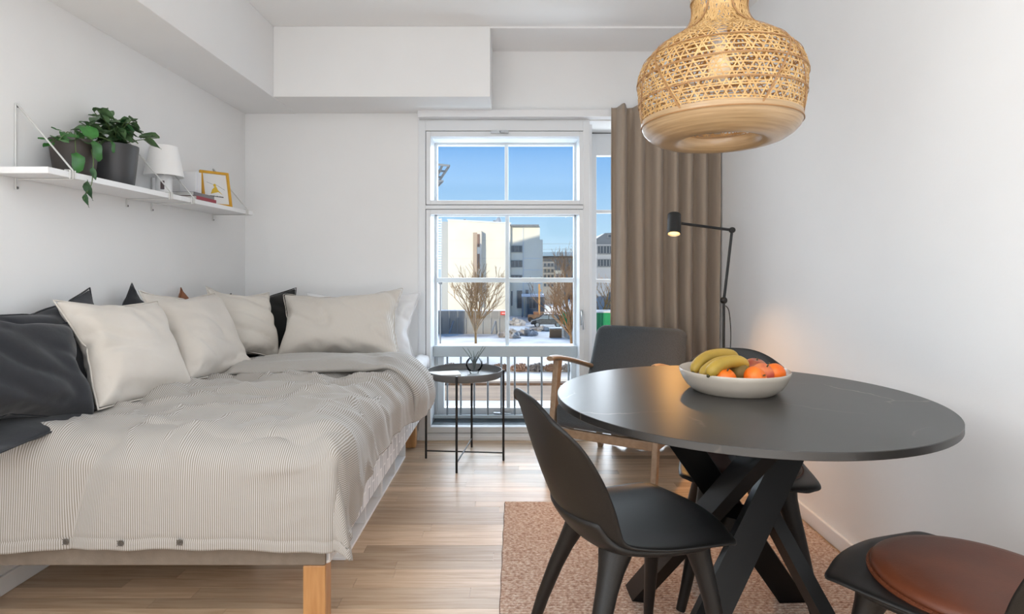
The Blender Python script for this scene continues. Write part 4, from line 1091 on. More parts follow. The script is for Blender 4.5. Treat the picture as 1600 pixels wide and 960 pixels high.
for (u, v, yaw, pit, sz) in ((137, 281, .2, -1.35, .075), (135, 300, .0, -1.1, .060), (143, 262, 1.2, -1.2, .045)):
    put_leaf(h1, leafP, lp(u, v, -1.560), yaw-1.2, pit, .9, sz/.060)
# bushy plant in the second pot
h2 = thing('bushy_plant', 'bushy plant with pointed dull green leaves in the graphite pot', 'plant', (P2_[0], P2_[1], P2_[2]+.152))
rb = random.Random(21)
for k in range(20):
    az = 2*PI*k/20+rb.uniform(-.2, .2); el = rb.uniform(.35, 1.35); ln = rb.uniform(.11, .20)
    ex, ey = math.cos(az)*math.cos(el)*ln, math.sin(az)*math.cos(el)*ln*1.15-.015
    ex = max(ex, -.060); ey = min(ey, .055)
    tip = Vector((ex+.01, ey, math.sin(el)*ln*.85))
    pts = cat_rom([(rb.uniform(-.02, .02), rb.uniform(-.02, .02), 0), (tip.x*.35, tip.y*.35, tip.z*.62), tip], 5)
    obj('stem', G().tube(pts, [.0026-.0012*i/(len(pts)-1) for i in range(len(pts))], 5), M_stemg, parent=h2, smooth=60)
    for j in range(5):
        f = .45+.55*j/4; p = pts[min(len(pts)-1, int(f*(len(pts)-1)))]
        ya = az+(j-2)*1.25+rb.uniform(-.3, .3); pt_ = rb.uniform(-.55, .35)
        sc = rb.uniform(.8, 1.25)
        if p.x+math.cos(ya)*.07*sc < -.085: ya = PI-ya
        if p.y+math.sin(ya)*.07*sc > .088: ya = -ya
        put_leaf(h2, leafO if rb.random() < .8 else leafP, p, ya, pt_, rb.uniform(-.5, .5), sc)

# white table lamp
tl = thing('table_lamp', 'white table lamp with conical shade on the wall shelf', 'lamp', (-1.668, 2.735, SZ+.0003))
M_shade = mat('white_fabric_shade', rgb(240, 240, 240), .8)
obj('base', G().lathe([(.001, 0), (.046, 0), (.048, .004), (.047, .012), (.036, .016), (.035, .018), (.035, .094), (.033, .098), (.001, .099)], 40), M_whitelac, parent=tl, smooth=40)
obj('stem', G().tube([(0, 0, .098), (0, 0, .21)], .006, 10), M_whitelac, parent=tl, smooth=40)
obj('shade', G().lathe([(.0835, .095), (.085, .095), (.0565, .238), (.055, .238), (.0835, .095)], 48, cap=False), M_shade, parent=tl, smooth=40)
obj('shade_ring', G().tube([(-.056, 0, .225), (.056, 0, .225)], .0018, 6).tube([(0, -.056, .225), (0, .056, .225)], .0018, 6), M_whitelac, parent=tl)
obj('switch_plate', G().box((.0352, -.012, .03), (.0375, .004, .07), RZ(R(-62))), mat('dark_switch', rgb(70, 52, 56), .5), parent=tl)
# books
def book(label, lo, hi, m, group, spine=None):
    t = thing('book', label, 'book', lo, group=group); w = [hi[i]-lo[i] for i in range(3)]
    return t, w
for k, (z0, hh, m, lab, dx, dy) in enumerate([(SZ+.0003, .005, mat('black_cover', rgb(52, 48, 50), .5), 'thin black book at the bottom of the lying stack', .012, .008),
                                        (SZ+.0055, .019, mat('red_cover', rgb(158, 52, 66), .5), 'red book lying under the grey one on the shelf', .004, .003),
                                        (SZ+.0248, .019, mat('grey_cover', rgb(128, 126, 130), .5), 'grey book lying on top of the red one on the shelf', -.004, -.004)]):
    t = thing('book', lab, 'book', (-1.683+dx, 2.985+dy, z0), R(2-k))
    hx, hy = .078, .098; c_ = .0012
    obj('cover', G().box((-hx, -hy, 0), (hx, hy, c_)).box((-hx, -hy, hh-c_), (hx, hy, hh)).box((hx-c_, -hy, 0), (hx+.0004, hy, hh)), m, parent=t)
    obj('pages', G().box((-hx+.002, -hy+.002, c_), (hx-c_, hy-.002, hh-c_)), M_paper, parent=t)
y_ = 2.954
ord_ = ['nearest', 'second', 'third', 'fourth', 'farthest']
for k in range(5):
    hh = .112+.002*((k*7) % 3); th = .0105
    t = thing('book', f'white upright booklet on the lying books, {ord_[k]} of the five from the table lamp', 'book', (-1.680, y_+th/2, SZ+.0442), group='white upright booklets')
    obj('cover', G().box((-.040, -th/2, 0), (.040, -th/2+.001, hh)).box((-.040, th/2-.001, 0), (.040, th/2, hh)).box((.039, -th/2, 0), (.0405, th/2, hh)), mat('white_booklet', rgb(232-4*(k % 2), 232-4*(k % 2), 234), .5), parent=t, bevel=.0008)
    obj('pages', G().box((-.038, -th/2+.001, .001), (.039, th/2-.001, hh-.001)), M_paper, parent=t)
    y_ += th+.0009
# yellow framed print
M_yel = mat('yellow_wood_frame', rgb(216, 166, 44), .45, col2=rgb(200, 146, 32), nscale=9, stretch=(1, 1, 6))
br_ = Vector((-1.590, 3.236, SZ+.0008)); bl2 = Vector((-1.690, 3.120, SZ+.0008))
xd = (br_-bl2); FW = xd.length; xd.normalize(); nd = Vector((xd.y, -xd.x, 0))         # nd faces the room
lean = R(15); up = Vector((-nd.x*math.sin(lean), -nd.y*math.sin(lean), math.cos(lean))); nn = xd.cross(up).normalized()
Mf = Matrix(((xd.x, up.x, nn.x, bl2.x), (xd.y, up.y, nn.y, bl2.y), (xd.z, up.z, nn.z, bl2.z), (0, 0, 0, 1)))
pf = thing('picture_frame', 'small yellow frame with a yellow figure print, leaning on the wall shelf', 'picture frame', M=Mf)
FH = .205; fw = .014
for lo, hi in (((0, 0, -.008), (fw, FH, .007)), ((FW-fw, 0, -.008), (FW, FH, .007)), ((fw, 0, -.008), (FW-fw, fw, .007)), ((fw, FH-fw, -.008), (FW-fw, FH, .007))):
    obj('frame_bar', G().box(lo, hi), M_yel, parent=pf, bevel=.0015)
pr_ = obj('print', G().box((fw-.002, fw-.002, -.003), (FW-fw+.002, FH-fw+.002, -.001)), mat('print_paper', rgb(226, 226, 226), .6), parent=pf)
M_py = mat('print_yellow', rgb(214, 178, 54), .6); M_pk = mat('print_black', rgb(40, 40, 42), .6)
cx = FW/2
g = G()
g.prism([(cx-.030, .072), (cx-.020, .098), (cx-.004, .116), (cx+.004, .116), (cx+.010, .098), (cx+.034, .070), (cx+.012, .086), (cx-.006, .080)], 'z', -.0009, -.0005)
g.prism([(cx-.004+.0075*math.cos(a*PI/6), .124+.0095*math.sin(a*PI/6)) for a in range(12)], 'z', -.0009, -.0005)
obj('yellow_figure', g, M_py, parent=pr_)
g = G(); rr = random.Random(3)
for k in range(14): g.box((cx-.036+k*.0052, .058-k*.0003, -.0009), (cx-.036+k*.0052+.0044, .0635+rr.uniform(-.001, .0012)-k*.0003, -.0005))
for q in ((-.046, .140, -.012, .128), (.004, .128, .048, .100)):
    a, b = Vector((cx+q[0], q[1], -.0007)), Vector((cx+q[2], q[3], -.0007)); g.beam(a, b, .0012, .0004, up=(0, 0, 1))
obj('black_marks', g, M_pk, parent=pr_)
obj('hanger', G().tube([(FW/2, FH, -.004), (FW/2, FH+.006, -.004)], .002, 6), M_screw, parent=pf)
# ------------------------------------------------------------------ outdoors, seen through the windows
GZ = -5.4
def gy(v): return (EYE-GZ)*FPX/(v-HOR)          # depth of the ground at photo row v
M_snow = mat('trodden_snow', rgb(226, 219, 209), .8, col2=rgb(176, 162, 146), nscale=.35, ndetail=8, lo=.45, hi=.75)
M_road = mat('sandy_road', rgb(168, 140, 112), .9, col2=rgb(142, 117, 94), nscale=.8, stretch=(.25, 2, 1), ndetail=6)
M_kerb = mat('earth_kerb', rgb(120, 92, 70), .95, col2=rgb(88, 66, 50), nscale=2)
def ext(name, g, m, parent=None, **k): return obj(name, g, m, parent=parent, **k)
obj('ground', G().box((-120, 12, GZ-1), (160, 260, GZ)), M_snow, kind='structure')
obj('road', G().box((-120, gy(626), GZ), (160, gy(603), GZ+.03)), M_road, kind='structure')
obj('kerb', G().box((-120, gy(603), GZ), (160, gy(600), GZ+.14)), M_kerb, kind='structure')
obj('path', G().box((-120, gy(600), GZ), (160, gy(594), GZ+.05)), mat('sandy_path', rgb(206, 186, 160), .9), kind='structure')

M_fac = mat('cream_render', rgb(236, 226, 205), .85, col2=rgb(230, 219, 197), nscale=.5)
M_facg = mat('pale_grey_cladding', rgb(204, 208, 212), .8)
M_winframe = mat('window_surround', rgb(120, 122, 124), .6)
M_darkglass = mat('far_window_glass', rgb(60, 64, 70), .15, spec=.8)
M_brownwin = mat('brown_window', rgb(120, 88, 70), .4)
def far(name, label, cat, Y, group=None): return thing(name, label, cat, (0, Y, 0), group=group)
def bx(u0, u1, v0, v1, Y, d0, d1):
    """box whose front face covers a rectangle of the photo at depth Y; d0, d1 are depths relative to the thing's base plane"""
    a = at(u0, v1, Y); b = at(u1, v0, Y); return (a.x, d0, a.z), (b.x, d1, b.z)
def window(parent, u0, u1, v0, v1, Y, bays, frame=M_winframe, pane=M_darkglass, m=.08):
    (x0, _, z0), (x1, _, z1) = bx(u0, u1, v0, v1, Y, 0, 0); g = G()
    k = m*1.0
    for lo, hi in ring(x0, x1, z0, z1, k, -.10, .10): g.box(lo, hi)
    for i in range(1, bays): xx_ = x0+(x1-x0)*i/bays; g.box((xx_-k/2, -.10, z0), (xx_+k/2, .10, z1))
    w = obj('window', g, frame, parent=parent)
    obj('pane', G().box((x0+k/2, -.04, z0+k/2), (x1-k/2, .06, z1-k/2)), pane, parent=w)
    return w
Y1 = 80.
b1 = far('apartment_building', 'white rendered apartment block facing the window, sunlit blank wall with narrow bay', 'building', Y1)
zt = at(0, 345.5, Y1).z
a = at(700, 0, Y1).x; c = at(797.5, 0, Y1).x
g = G().prism([(a, GZ), (c, GZ), (c, at(0, 349, Y1).z), (a, at(0, 343.5, Y1).z)], 'y', 0, 14); obj('wall', g, M_fac, parent=b1)
obj('parapet', G().prism([(a-.1, at(0, 344.5, Y1).z), (c+.1, at(0, 350, Y1).z), (c+.1, at(0, 348, Y1).z), (a-.1, at(0, 342.5, Y1).z)], 'y', -.12, 0), mat('parapet_metal', rgb(222, 222, 222), .5), parent=b1)
lo, hi = bx(688.5, 700, 346, 300, 82, 2.5, 16); obj('side_wing', G().box((lo[0], 2.5, GZ), (hi[0], 16, at(0, 346, 82).z)), mat('side_wall_shade_grey', rgb(176, 176, 174), .8), parent=b1)  # end wall of the block, its shade put into the grey colour
for v in (376, 404, 432): 
    q = at(0, v, Y1).z; obj('joint', G().box((a, -.012, q-.03), (c, .0, q+.03)), mat('facade_joint', rgb(214, 206, 192), .9), parent=b1)
lo, hi = bx(745.5, 752.5, 361, 478, Y1-1, -1.1, .2); obj('bay', G().box(lo, hi), mat('bay_render', rgb(226, 214, 196), .85), parent=b1)
lo, hi = bx(739.5, 745.5, 364, 466, Y1, -.55, .1); obj('bay', G().box(lo, hi), mat('bay_side_shade_tan', rgb(176, 156, 138), .85), parent=b1)  # left side of the bay, its shade painted as darker tan
for v0, v1 in ((366, 386), (397, 420), (430, 458)): window(b1, 745.8, 749.5, v0, v1, Y1-1.12, 1, mat('brown_frame', rgb(140, 104, 84), .6), M_brownwin, .12).location.y = -1.14
for u0, u1, v0, v1 in ((721.5, 724.5, 340, 343.5), (753.5, 756, 343, 346), (758, 760, 343.5, 346.5), (769, 773, 342, 348)):
    lo, hi = bx(u0, u1, v0, v1+1.5, Y1, 3, 3.6); obj('roof_vent', G().box(lo, hi), M_winframe, parent=b1)
p = at(778, 348, Y1); obj('chimney', G().lathe([(.001, 0), (.42, 0), (.44, .5), (.30, .85), (.20, 1.0), (.001, 1.02)], 16, T(p.x, 3.2, p.z)), mat('chimney_metal', rgb(150, 156, 164), .5), parent=b1, smooth=50)
# right wing, set back
Y2 = 80.6
wg = obj('wing', G().box((at(797, 0, Y2).x, Y2-Y1, GZ), (at(843.5, 0, Y2).x, Y2-Y1+10, at(0, 354, Y2).z)), M_fac, parent=b1)
obj('wing', G().box((at(843.4, 0, Y2).x, Y2-Y1, GZ), (at(848, 0, Y2).x, Y2-Y1+10, at(0, 374.5, Y2).z)), M_fac, parent=b1)
lo, hi = bx(797, 843, 351.5, 354, Y2, 0, 0); obj('roof_slab', G().box((lo[0], Y2-Y1-.6, lo[2]), (hi[0]-.1, Y2-Y1+9, hi[2])), M_winframe, parent=b1)
for u0, u1, v0, v1, n in ((798.5, 816, 384, 394.5, 3), (798.5, 816, 407, 418, 3), (798.5, 816, 430, 440, 3), (798.5, 801, 455, 478, 1), (807.5, 816, 454, 482, 1), (821, 826, 453, 460, 1)):
    w = window(b1, u0, u1, v0, v1, Y2, n); w.location.y = Y2-Y1-.05
for v in (404, 422, 443):
    q = at(0, v, Y2).z; obj('joint', G().box((at(817, 0, Y2).x, Y2-Y1-.012, q-.03), (at(848, 0, Y2).x, Y2-Y1, q+.03)), M_facg, parent=b1)
q0, q1 = at(817, 0, Y2).x, at(817.8, 0, Y2).x
obj('downpipe', G().box((q0, Y2-Y1-.1, GZ), (q1, Y2-Y1, at(0, 354, Y2).z)), M_facg, parent=b1)
# entrance porch
Yp = 78.
pc = far('entrance_porch', 'grey flat-roofed entrance porch in front of the white block', 'porch', Yp)
lo, hi = bx(815, 851, 460.5, 464, Yp, -.3, 2.5); obj('roof', G().box(lo, hi), mat('snowy_roof', rgb(220, 224, 230), .7), parent=pc)
lo, hi = bx(824, 850, 463, 484, Yp, .4, 2.5); obj('wall', G().box((lo[0], lo[1], GZ), hi), mat('porch_grey', rgb(96, 104, 112), .7), parent=pc)
for u in (816, 822, 850): x = at(u, 0, Yp).x; obj('post', G().box((x-.08, -.2, GZ), (x+.08, -.04, at(0, 463, Yp).z)), M_winframe, parent=pc)
window(pc, 826, 838, 466, 483, Yp, 2).location.y = .36

# far dark building and a beige balcony block before it
Y3 = 125.
b3 = far('office_building', 'dark glazed office block with blue-grey roof far behind the bare tree', 'building', Y3)
lo, hi = bx(838, 925, 401, 480, Y3, 0, 20); obj('wall', G().box((lo[0], 0, GZ), hi), mat('dark_office_wall', rgb(96, 88, 80), .7, col2=rgb(76, 70, 66), nscale=.3), parent=b3)
lo, hi = bx(840, 926, 394.5, 400.5, Y3, -1.5, 20); obj('roof', G().box(lo, hi), mat('blue_grey_roof', rgb(120, 142, 158), .5), parent=b3)
for k in range(12):
    u = 850+k*5.4
    lo, hi = bx(u, u+4.2, 405, 425, Y3, -.1, .2); obj('window', G().box(lo, hi), M_darkglass, parent=b3)
    lo, hi = bx(u, u+4.2, 430, 455, Y3, -.1, .2); obj('window', G().box(lo, hi), M_darkglass, parent=b3)
Y4 = 108.
b4 = far('balcony_building', 'small beige house with balconies behind the bare tree on the right', 'building', Y4)
lo, hi = bx(848, 866, 409, 500, Y4, 0, 8); obj('wall', G().box((lo[0], 0, GZ), hi), mat('beige_house', rgb(196, 178, 156), .85), parent=b4)
lo, hi = bx(866, 881, 423, 500, Y4, -.5, 8); obj('wall', G().box((lo[0], -.5, GZ), hi), mat('beige_house_light', rgb(216, 202, 176), .85), parent=b4)
for v in (414.5, 423.5, 432.5, 446): 
    for u in (849.5, 855.5, 861): window(b4, u, u+4, v-3, v+2.2, Y4, 1, m=.12)
for u in (868.5, 875): window(b4, u, u+4, 428, 436, Y4, 1, m=.14).location.y = -.52
for v in (419, 428, 438): lo, hi = bx(847, 866, v-.6, v+.8, Y4, -.9, 0); obj('balcony', G().box(lo, hi), mat('balcony_slab', rgb(206, 190, 168), .8), parent=b4)

# dark grey building seen through the narrow window
Y5 = 70.
b5 = far('grey_building', 'dark grey building with ribbon windows seen through the narrow window', 'building', Y5)
M_dg = mat('grey_stucco', rgb(150, 152, 154), .85)
lo, hi = bx(928, 1010, 382, 480, Y5, 0, 12); obj('wall', G().box((lo[0], 0, GZ), hi), M_dg, parent=b5)
p0, p1, p2 = at(928, 376, Y5), at(946, 364, Y5), at(1010, 362, Y5)
obj('attic', G().prism([(p0.x, at(0, 382, Y5).z), (p2.x, at(0, 382, Y5).z), (p2.x, p2.z), (p1.x, p1.z), (p0.x, p0.z)], 'y', .4, 11.5), mat('dark_roof_cladding', rgb(92, 98, 104), .6), parent=b5)
for v0, v1 in ((384, 397), (405, 417)):
    window(b5, 933, 957, v0, v1, Y5, 5).location.y = -.05; window(b5, 961, 1000, v0, v1, Y5, 7).location.y = -.05
window(b5, 950, 959, 456, 486, Y5, 1).location.y = -.05
window(b5, 950, 957, 366, 372, Y5, 1).location.y = .36

# fence, sign, container
Yf = 58.
fn = far('fence', 'long grey hoarding fence at the back of the snowy yard', 'fence', Yf)
M_fence = mat('grey_hoarding', rgb(136, 130, 122), .8)
us = [676+13*k for k in range(10)]
for k in range(len(us)-1):
    lo, hi = bx(us[k], us[k+1]-.35, 486, 522, Yf, 0, .08); obj('panel', G().box(lo, hi), M_fence, parent=fn)
for u in us:
    lo, hi = bx(u-.5, u+.35, 497, 523, Yf, -.14, 0); obj('post', G().box(lo, hi), mat('fence_post', rgb(150, 147, 142), .7), parent=fn)
for u in (703, 768):
    a, b = at(u, 521, Yf-.6), at(u+6, 502, Yf); obj('brace', G().beam((a.x, -1.1, a.z), (b.x, -.1, b.z), .12, .12), M_winframe, parent=fn)
lo, hi = bx(676, 793, 484.6, 486, Yf, -.06, .16); obj('coping', G().box(lo, hi), mat('snow_cap', rgb(240, 240, 242), .8), parent=fn)
sg = far('sign', 'small red sign fixed at the right end of the grey fence', 'sign', Yf-.3)
lo, hi = bx(782, 792, 487, 492.5, Yf-.3, 0, .06); obj('board', G().box(lo, hi), mat('red_sign', rgb(214, 60, 44), .5), parent=sg)
lo, hi = bx(784, 790, 489, 490.5, Yf-.3, -.01, 0); obj('pale_band', G().box(lo, hi), mat('sign_white', rgb(236, 190, 180), .5), parent=sg)
M_green = mat('green_container', rgb(28, 138, 78), .5)
def container(label, u0, u1, v0, v1, Y):
    t = far('container', label, 'container', Y, group='green corrugated containers'); (x0, _, z0), (x1, _, z1) = bx(u0, u1, v0, v1, Y, 0, 0)
    n = max(6, int((x1-x0)/.32)); poly = []
    for k in range(n):
        x = x0+(x1-x0)*k/n; w = (x1-x0)/n; poly += [(x, 0), (x+w*.4, 0), (x+w*.5, .07), (x+w*.9, .07)]
    poly += [(x1, 0), (x1, 2.4), (x0, 2.4)]
    obj('body', G().prism(poly, 'z', GZ if v1 > 515 else z0, z1), M_green, parent=t)
    obj('snow_cover', G().box((x0, -.05, z1), (x1, 2.45, z1+.14)), M_snow, parent=t)
container('green corrugated container behind the right bare tree', 880, 906, 488, 516, 60.)
container('green corrugated container seen through the narrow window', 926, 985, 489, 517, 58.)
ws = far('concrete_barrier', 'pale concrete barrier panels below the green container', 'barrier', 52.)
for k in range(5):
    a = at(877+k*6.5, 508+k*1.5, 57-1.6*k); b = at(877+(k+1)*6.5, 508+(k+1)*1.5, 57-1.6*(k+1))
    obj('panel', G().beam((a.x, a.y-52, GZ+.55), (b.x-.05, b.y-52, GZ+.55), .12, 1.1), mat('concrete', rgb(178, 172, 162), .9), parent=ws)

# car
Yc = 65.
cr_ = thing('car', 'black car parked on the snow beyond the rubble', 'car', (at(855, 0, Yc).x, Yc, GZ))
Lc, Wc = 3.75, 1.7; M_car = mat('black_car_paint', rgb(30, 30, 33), .25, coat=.6)
body = [(-1.86, .35), (-1.87, .62), (-1.72, .80), (-1.05, .95), (-.45, 1.40), (.15, 1.52), (1.25, 1.50), (1.72, 1.05), (1.86, .85), (1.87, .35)]
obj('body', G().prism(body, 'y', -.85, .85), M_car, parent=cr_, bevel=.06)
for poly in ([(-.92, .98), (-.40, 1.34), (.10, 1.42), (.10, .98)], [(.18, .98), (.18, 1.42), (1.12, 1.40), (1.42, 1.02)]):
    obj('side_window', G().prism(poly, 'y', -.865, -.84), mat('car_glass', rgb(120, 132, 138), .1), parent=cr_)
obj('roof_snow', G().box((-.35, -.75, 1.50), (1.15, .75, 1.56)), M_snow, parent=cr_, bevel=.02)
for x in (-1.15, 1.15):
    for y_ in (-.78, .78):
        w = obj('wheel', G().lathe([(.001, -.1), (.25, -.1), (.32, -.07), (.32, .07), (.25, .1), (.001, .1)], 20, T(x, y_, .32) @ RX(R(90))), mat('tyre', rgb(30, 30, 30), .9), parent=cr_, smooth=40)
        obj('hubcap', G().lathe([(.001, -.02), (.19, -.01), (.19, .01), (.001, .02)], 16, T(x, y_+math.copysign(.10, y_), .32) @ RX(R(90))), M_steel, parent=w, smooth=40)
# pallet crate
Ypc = gy(527.5)
pcr = thing('pallet_crate', 'brown wooden crate with snow on its lid standing in the yard', 'crate', (at(868, 0, Ypc).x, Ypc, GZ))
M_cr = mat('crate_wood', rgb(142, 108, 76), .85)
for k in range(4): obj('slat', G().box((-.55, -.42, .12+.18*k), (.55, -.39, .12+.18*k+.165)), M_cr, parent=pcr)
for k in range(4): obj('slat', G().box((-.56, -.40, .12+.18*k), (-.53, .40, .12+.18*k+.165)), M_cr, parent=pcr)
for x in (-.52, 0, .52): obj('batten', G().box((x-.05, -.45, .1), (x+.05, -.42, .86)), M_cr, parent=pcr)
obj('core', G().box((-.52, -.38, .1), (.52, .4, .83)), mat('crate_inside', rgb(96, 74, 56), .9), parent=pcr)
obj('pallet', G().box((-.58, -.44, 0), (.58, .42, .1)), M_cr, parent=pcr)
obj('snow_lid', G().box((-.62, -.48, .86), (.62, .48, .95)), M_snow, parent=pcr, bevel=.03)
# rubble heaps, machinery, crane post
M_rub = mat('rubble', rgb(136, 122, 108), .9, col2=rgb(206, 198, 188), nscale=1.2, rnd=.2)
rq = random.Random(17)
def heap(label, u, v, sx, sy, sz, n):
    Y = gy(v); c = at(u, v, Y); g = G()
    for k in range(n):
        a, d = rq.uniform(0, 2*PI), rq.random()**.6; x, y_ = math.cos(a)*d*sx, math.sin(a)*d*sy; z = max(0, (1-d)*sz)*rq.uniform(.3, 1)
        r = rq.uniform(.12, .38)
        g.box((-r, -r*.7, -r*.5), (r, r*.7, r*.5), T(x, y_, z+r*.25) @ RZ(rq.uniform(0, 6)) @ RX(rq.uniform(-.6, .6)) @ RY(rq.uniform(-.6, .6)))
    o = obj('rubble', g, M_rub, M=T(c.x, Y, GZ)); tag(o, label, 'rubble', kind='stuff')
heap('heap of pale building rubble in the snowy yard beside the mullion', 798, 527, .95, 1.0, 1.0, 40)
heap('heap of grey slabs and rubble in the yard left of the crate', 824, 524, .9, .8, .55, 40)
heap('low scatter of rubble between the car and the crate', 850, 517, 1.5, .7, .25, 30)
heap('pile of pale sand bags and rubble near the fence end', 805, 508, 1.2, 1.2, .9, 40)
cp = thing('crane_post', 'tall thin orange post standing in the yard before the porch', 'post', (at(842.5, 0, 74).x, 74, GZ))
M_or = mat('orange_steel', rgb(190, 136, 70), .6)
obj('mast', G().box((-.11, -.11, 0), (.11, .11, at(0, 444, 74).z-GZ)), M_or, parent=cp)
obj('bracket', G().box((-.11, -.3, at(0, 456, 74).z-GZ), (.24, -.11, at(0, 452, 74).z-GZ)), M_or, parent=cp)
mc = thing('machine', 'low orange-brown site machine beside the orange post', 'machine', (at(836, 0, 72).x, 72, GZ))
obj('body', G().box((-.9, -.6, .3), (.6, .6, .85)), mat('rusty_orange', rgb(118, 90, 66), .8), parent=mc, bevel=.05)
obj('cab', G().box((-.2, -.5, .85), (.5, .5, 1.2)), mat('rust_brown', rgb(128, 84, 54), .8), parent=mc, bevel=.05)
for x in (-.6, .3): obj('wheel', G().lathe([(.001, -.15), (.3, -.15), (.3, .15), (.001, .15)], 14, T(x, -.6, .3) @ RX(R(90))), mat('machine_tyre', rgb(50, 44, 40), .9), parent=mc, smooth=40)
mc2 = thing('machine', 'second rusty skip standing right of the orange post', 'skip', (at(858, 0, 76).x, 76, GZ))
obj('body', G().prism([(-1.0, 0), (1.0, 0), (1.3, .85), (-1.3, .85)], 'y', -.8, .8), mat('rusty_skip', rgb(140, 104, 74), .8), parent=mc2)

# bare trees
def tree(name, label, u, v, Y, height, spread, seed, m, fork, n1=9, depth=4, lean_=0., thick=.085):
    base = Vector((at(u, v, Y).x, Y, GZ)); t = thing(name, label, 'tree', base, group=None); rt = random.Random(seed); g = G()
    obj('trunk', G().tube([(0, 0, 0), (.02, 0, fork*.5), (lean_*.2, 0, fork+.2)], [thick*1.25, thick, thick*.9], 8), m, parent=t, smooth=60)
    def grow(p, d, ln, r, lev):
        pts = [p]; q = p; dd = d.copy()
        for k in range(4):
            dd = (dd+Vector((rt.uniform(-.16, .16), rt.uniform(-.16, .16), rt.uniform(-.05, .14)))).normalized(); q = q+dd*ln/4; pts.append(q)
        g.tube(pts, [max(.013, r*(1-.15*k)) for k in range(5)], 4, cap=False)
        if lev <= 0: return
        for k in range(rt.choice((2, 3, 3))):
            f = rt.choice((2, 3, 4)); nd_ = (dd+Vector((rt.uniform(-.75, .75), rt.uniform(-.75, .75), rt.uniform(-.15, .5)))).normalized()
            grow(pts[f], nd_, ln*rt.uniform(.55, .78), r*.62, lev-1)
    for k in range(n1):
        a = 2*PI*k/n1+rt.uniform(-.3, .3); sp_ = spread*rt.uniform(.35, 1.)
        d = Vector((math.cos(a)*sp_+lean_, math.sin(a)*sp_*.8, 1)).normalized()
        grow(Vector((lean_*.2, 0, fork+rt.uniform(-.1, .15))), d, height*rt.uniform(.34, .46), thick*.62, depth)
    obj('branches', g, m, parent=t, kind='stuff')
M_bark = mat('golden_bark', rgb(172, 134, 84), .9, col2=rgb(138, 104, 66), nscale=8)
M_bark2 = mat('brown_bark', rgb(140, 104, 66), .9, col2=rgb(104, 76, 50), nscale=8)
tree('bare_tree', 'leafless fan-shaped tree in front of the white block, left pane', 743, 540, 45., 6.2, .66, 3, M_bark, 1.6, 17, 3, thick=.095)
tree('bare_tree', 'leafless spreading tree at the right edge of the tall window', 893, 540, 42., 5.6, .95, 9, M_bark2, 1.7, 17, 3, lean_=-.35, thick=.095)
tree('bare_tree', 'golden bare bush-like tree before the grey building, narrow window', 938, 520, 63., 5.4, .6, 14, M_bark, .9, 9, 3, thick=.11)
tree('bare_tree', 'leafless tall tree standing before the dark office block', 886, 505, 90., 9.5, .5, 5, M_bark2, 2.4, 9, 3, thick=.16)
# shrubs across the road
M_twig = mat('russet_twigs', rgb(134, 102, 80), .9, rnd=.3); M_twig2 = mat('grey_twigs', rgb(112, 104, 98), .9, rnd=.3)
def shrub(label, u, m, seed, w=.60, h=.5):
    Y = gy(580); rt = random.Random(seed); c = at(u, 580, Y); g = G()
    for k in range(150):
        a = rt.uniform(0, 2*PI); d = rt.random()**.5*w; x, y_ = math.cos(a)*d, math.sin(a)*d*.8; hh = h*(1-.5*(d/w)**2)*rt.uniform(.5, 1.05)
        g.tube([(x*.7, y_*.7, 0), (x*.9+rt.uniform(-.05, .05), y_*.9, hh*.6), (x+rt.uniform(-.16, .16), y_+rt.uniform(-.12, .12), hh)], [.022, .018, .010], 3, cap=False)
        for q in range(2):
            z = hh*rt.uniform(.5, 1); s_ = rt.uniform(.03, .06); g.box((-s_, -s_*.4, -s_), (s_, s_*.4, s_), T(x+rt.uniform(-.15, .15), y_+rt.uniform(-.1, .1), z) @ RZ(rt.uniform(0, 6)) @ RX(rt.uniform(0, 6)))
    t = thing('shrub', label, 'shrub', (c.x, Y, GZ), group='shrubs across the road')
    obj('twigs', g, m, parent=t, kind='stuff')
for k, (u, m, lab) in enumerate(((704, M_twig, 'russet shrub across the road, behind the left end of the railing'), (728, M_twig2, 'grey shrub across the road, behind the glass vase'), (757, M_twig, 'russet shrub across the road, just right of the glass vase'), (781, M_twig, 'russet shrub across the road, left of the lower mullion'),
                             (812, M_twig, 'russet shrub across the road, right of the lower mullion'), (838, M_twig2, 'grey shrub across the road, left of the armchair arm'), (864, M_twig, 'russet shrub across the road, behind the armchair arm'), (890, M_twig2, 'grey shrub across the road, at the right end of the railing'))):
    shrub(lab, u, m, 30+k)
# lamp post, louvred screen and glazed canopy at the left edge
lpst = thing('lamp_post', 'thin dark lamp post at the left edge of the window', 'lamp post', (at(688, 0, 46).x, 46, GZ))
obj('pole', G().tube([(0, 0, 0), (0, 0, at(0, 445, 46).z-GZ)], .055, 8), M_winframe, parent=lpst)
obj('lantern', G().lathe([(.001, 0), (.12, .02), (.2, .3), (.001, .36)], 12, T(0, 0, at(0, 445, 46).z-GZ)), M_winframe, parent=lpst)
lv = far('louvred_screen', 'white louvred balcony screen at the left edge of the window', 'screen', 70.)
for k in range(20):
    lo, hi = bx(682, 689.5, 342+k*4.0, 344.6+k*4.0, 70, 0, .25); obj('louvre', G().box(lo, hi), mat('louvre_white', rgb(216, 216, 212), .7) if k == 0 else bpy.data.materials['louvre_white'], parent=lv)
for u in (682, 689.3): lo, hi = bx(u, u+.6, 341, 424, 70, -.05, .3); obj('upright', G().box((lo[0], lo[1], GZ), hi), bpy.data.materials['louvre_white'], parent=lv)
cn = far('glazed_canopy', 'dark gridded glass canopy jutting out at the top left of the window', 'canopy', 30.)
def cpt(u, v, y_): p = at(u, v, 30+y_); return (p.x, y_, p.z)
for s0, s1, hi_, lo_y in ((0, 1, 257, 0), ):
    pass
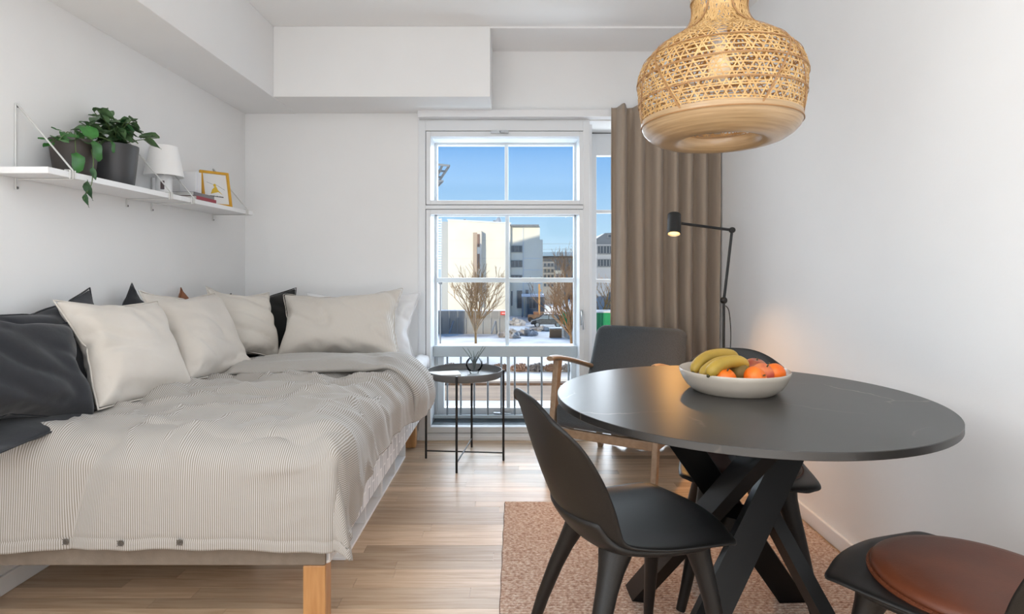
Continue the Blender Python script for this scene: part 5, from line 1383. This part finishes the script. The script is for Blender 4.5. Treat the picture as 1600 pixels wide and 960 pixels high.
for f in (0, .33, .66, 1):
    a = cpt(660+0*f, 255+34*f, 2*f); b = cpt(702-18*f, 259+27*f, 2*f); obj('purlin', G().beam(a, b, .07, .10), M_winframe, parent=cn)
for f in (0, .25, .5, .75, 1):
    a = cpt(660+42*f, 255+4*f, 0); b = cpt(660+24*f, 289-3*f, 2); obj('rafter', G().beam(a, b, .08, .12), M_winframe, parent=cn)
cn2 = far('glazed_canopy', 'smaller dark glass canopy just below the larger one at the left', 'canopy', 30.)
for f in (0, 1):
    a = cpt(662, 283+9*f, f); b = cpt(692-8*f, 283+7*f, f); obj('purlin', G().beam(a, b, .06, .09), M_winframe, parent=cn2)
for f in (0, .5, 1):
    a = cpt(664+28*f, 283, 0); b = cpt(664+20*f, 291, 1); obj('rafter', G().beam(a, b, .07, .10), M_winframe, parent=cn2)
for k, (va, vb, lab) in enumerate(((379, 376, 'upper thin power line crossing the sky beside the white block'), (388, 384, 'lower thin power line crossing the sky beside the white block'))):
    a, b = at(780, va+1, 112), at(1000, vb, 112); mid = (a+b)/2+Vector((0, 0, -.4)); tt = thing('power_line', lab, 'wire', a)
    obj('wire', G().tube([p-a for p in (a, (a+mid)/2+Vector((0, 0, -.1)), mid, (b+mid)/2+Vector((0, 0, -.1)), b)], .022, 5), M_winframe, parent=tt)

for u, lab in ((780, 'utility pole carrying the power lines, hidden behind the white block'), (1000, 'utility pole carrying the power lines, hidden by the curtain')):
    p = at(u, 378, 112); tt = thing('utility_pole', lab, 'pole', (p.x, 112.15, GZ)); obj('pole', G().tube([(0, 0, 0), (0, 0, p.z-GZ+.8)], .14, 8), M_bark2, parent=tt)
    obj('cross_arm', G().box((-.9, -.2, p.z-GZ), (.9, -.05, p.z-GZ+.15)), M_bark2, parent=tt)
nb = far('corner_building', 'grey corner building holding the glazed canopies, left of the tall window', 'building', 31.)
x1_ = at(659, 0, 30).x
obj('wall', G().box((x1_-5, -1.2, GZ), (x1_, 3.5, 9)), M_facg, parent=nb)

tw_ = far('tower', 'tall plain grey tower whose shade falls across the white block', 'tower', -6.)
obj('wall', G().prism([(-42.1, GZ), (-37.3, GZ), (-37.3, 32.6), (-42.1, 31.3)], 'y', -2, 2), M_facg, parent=tw_)
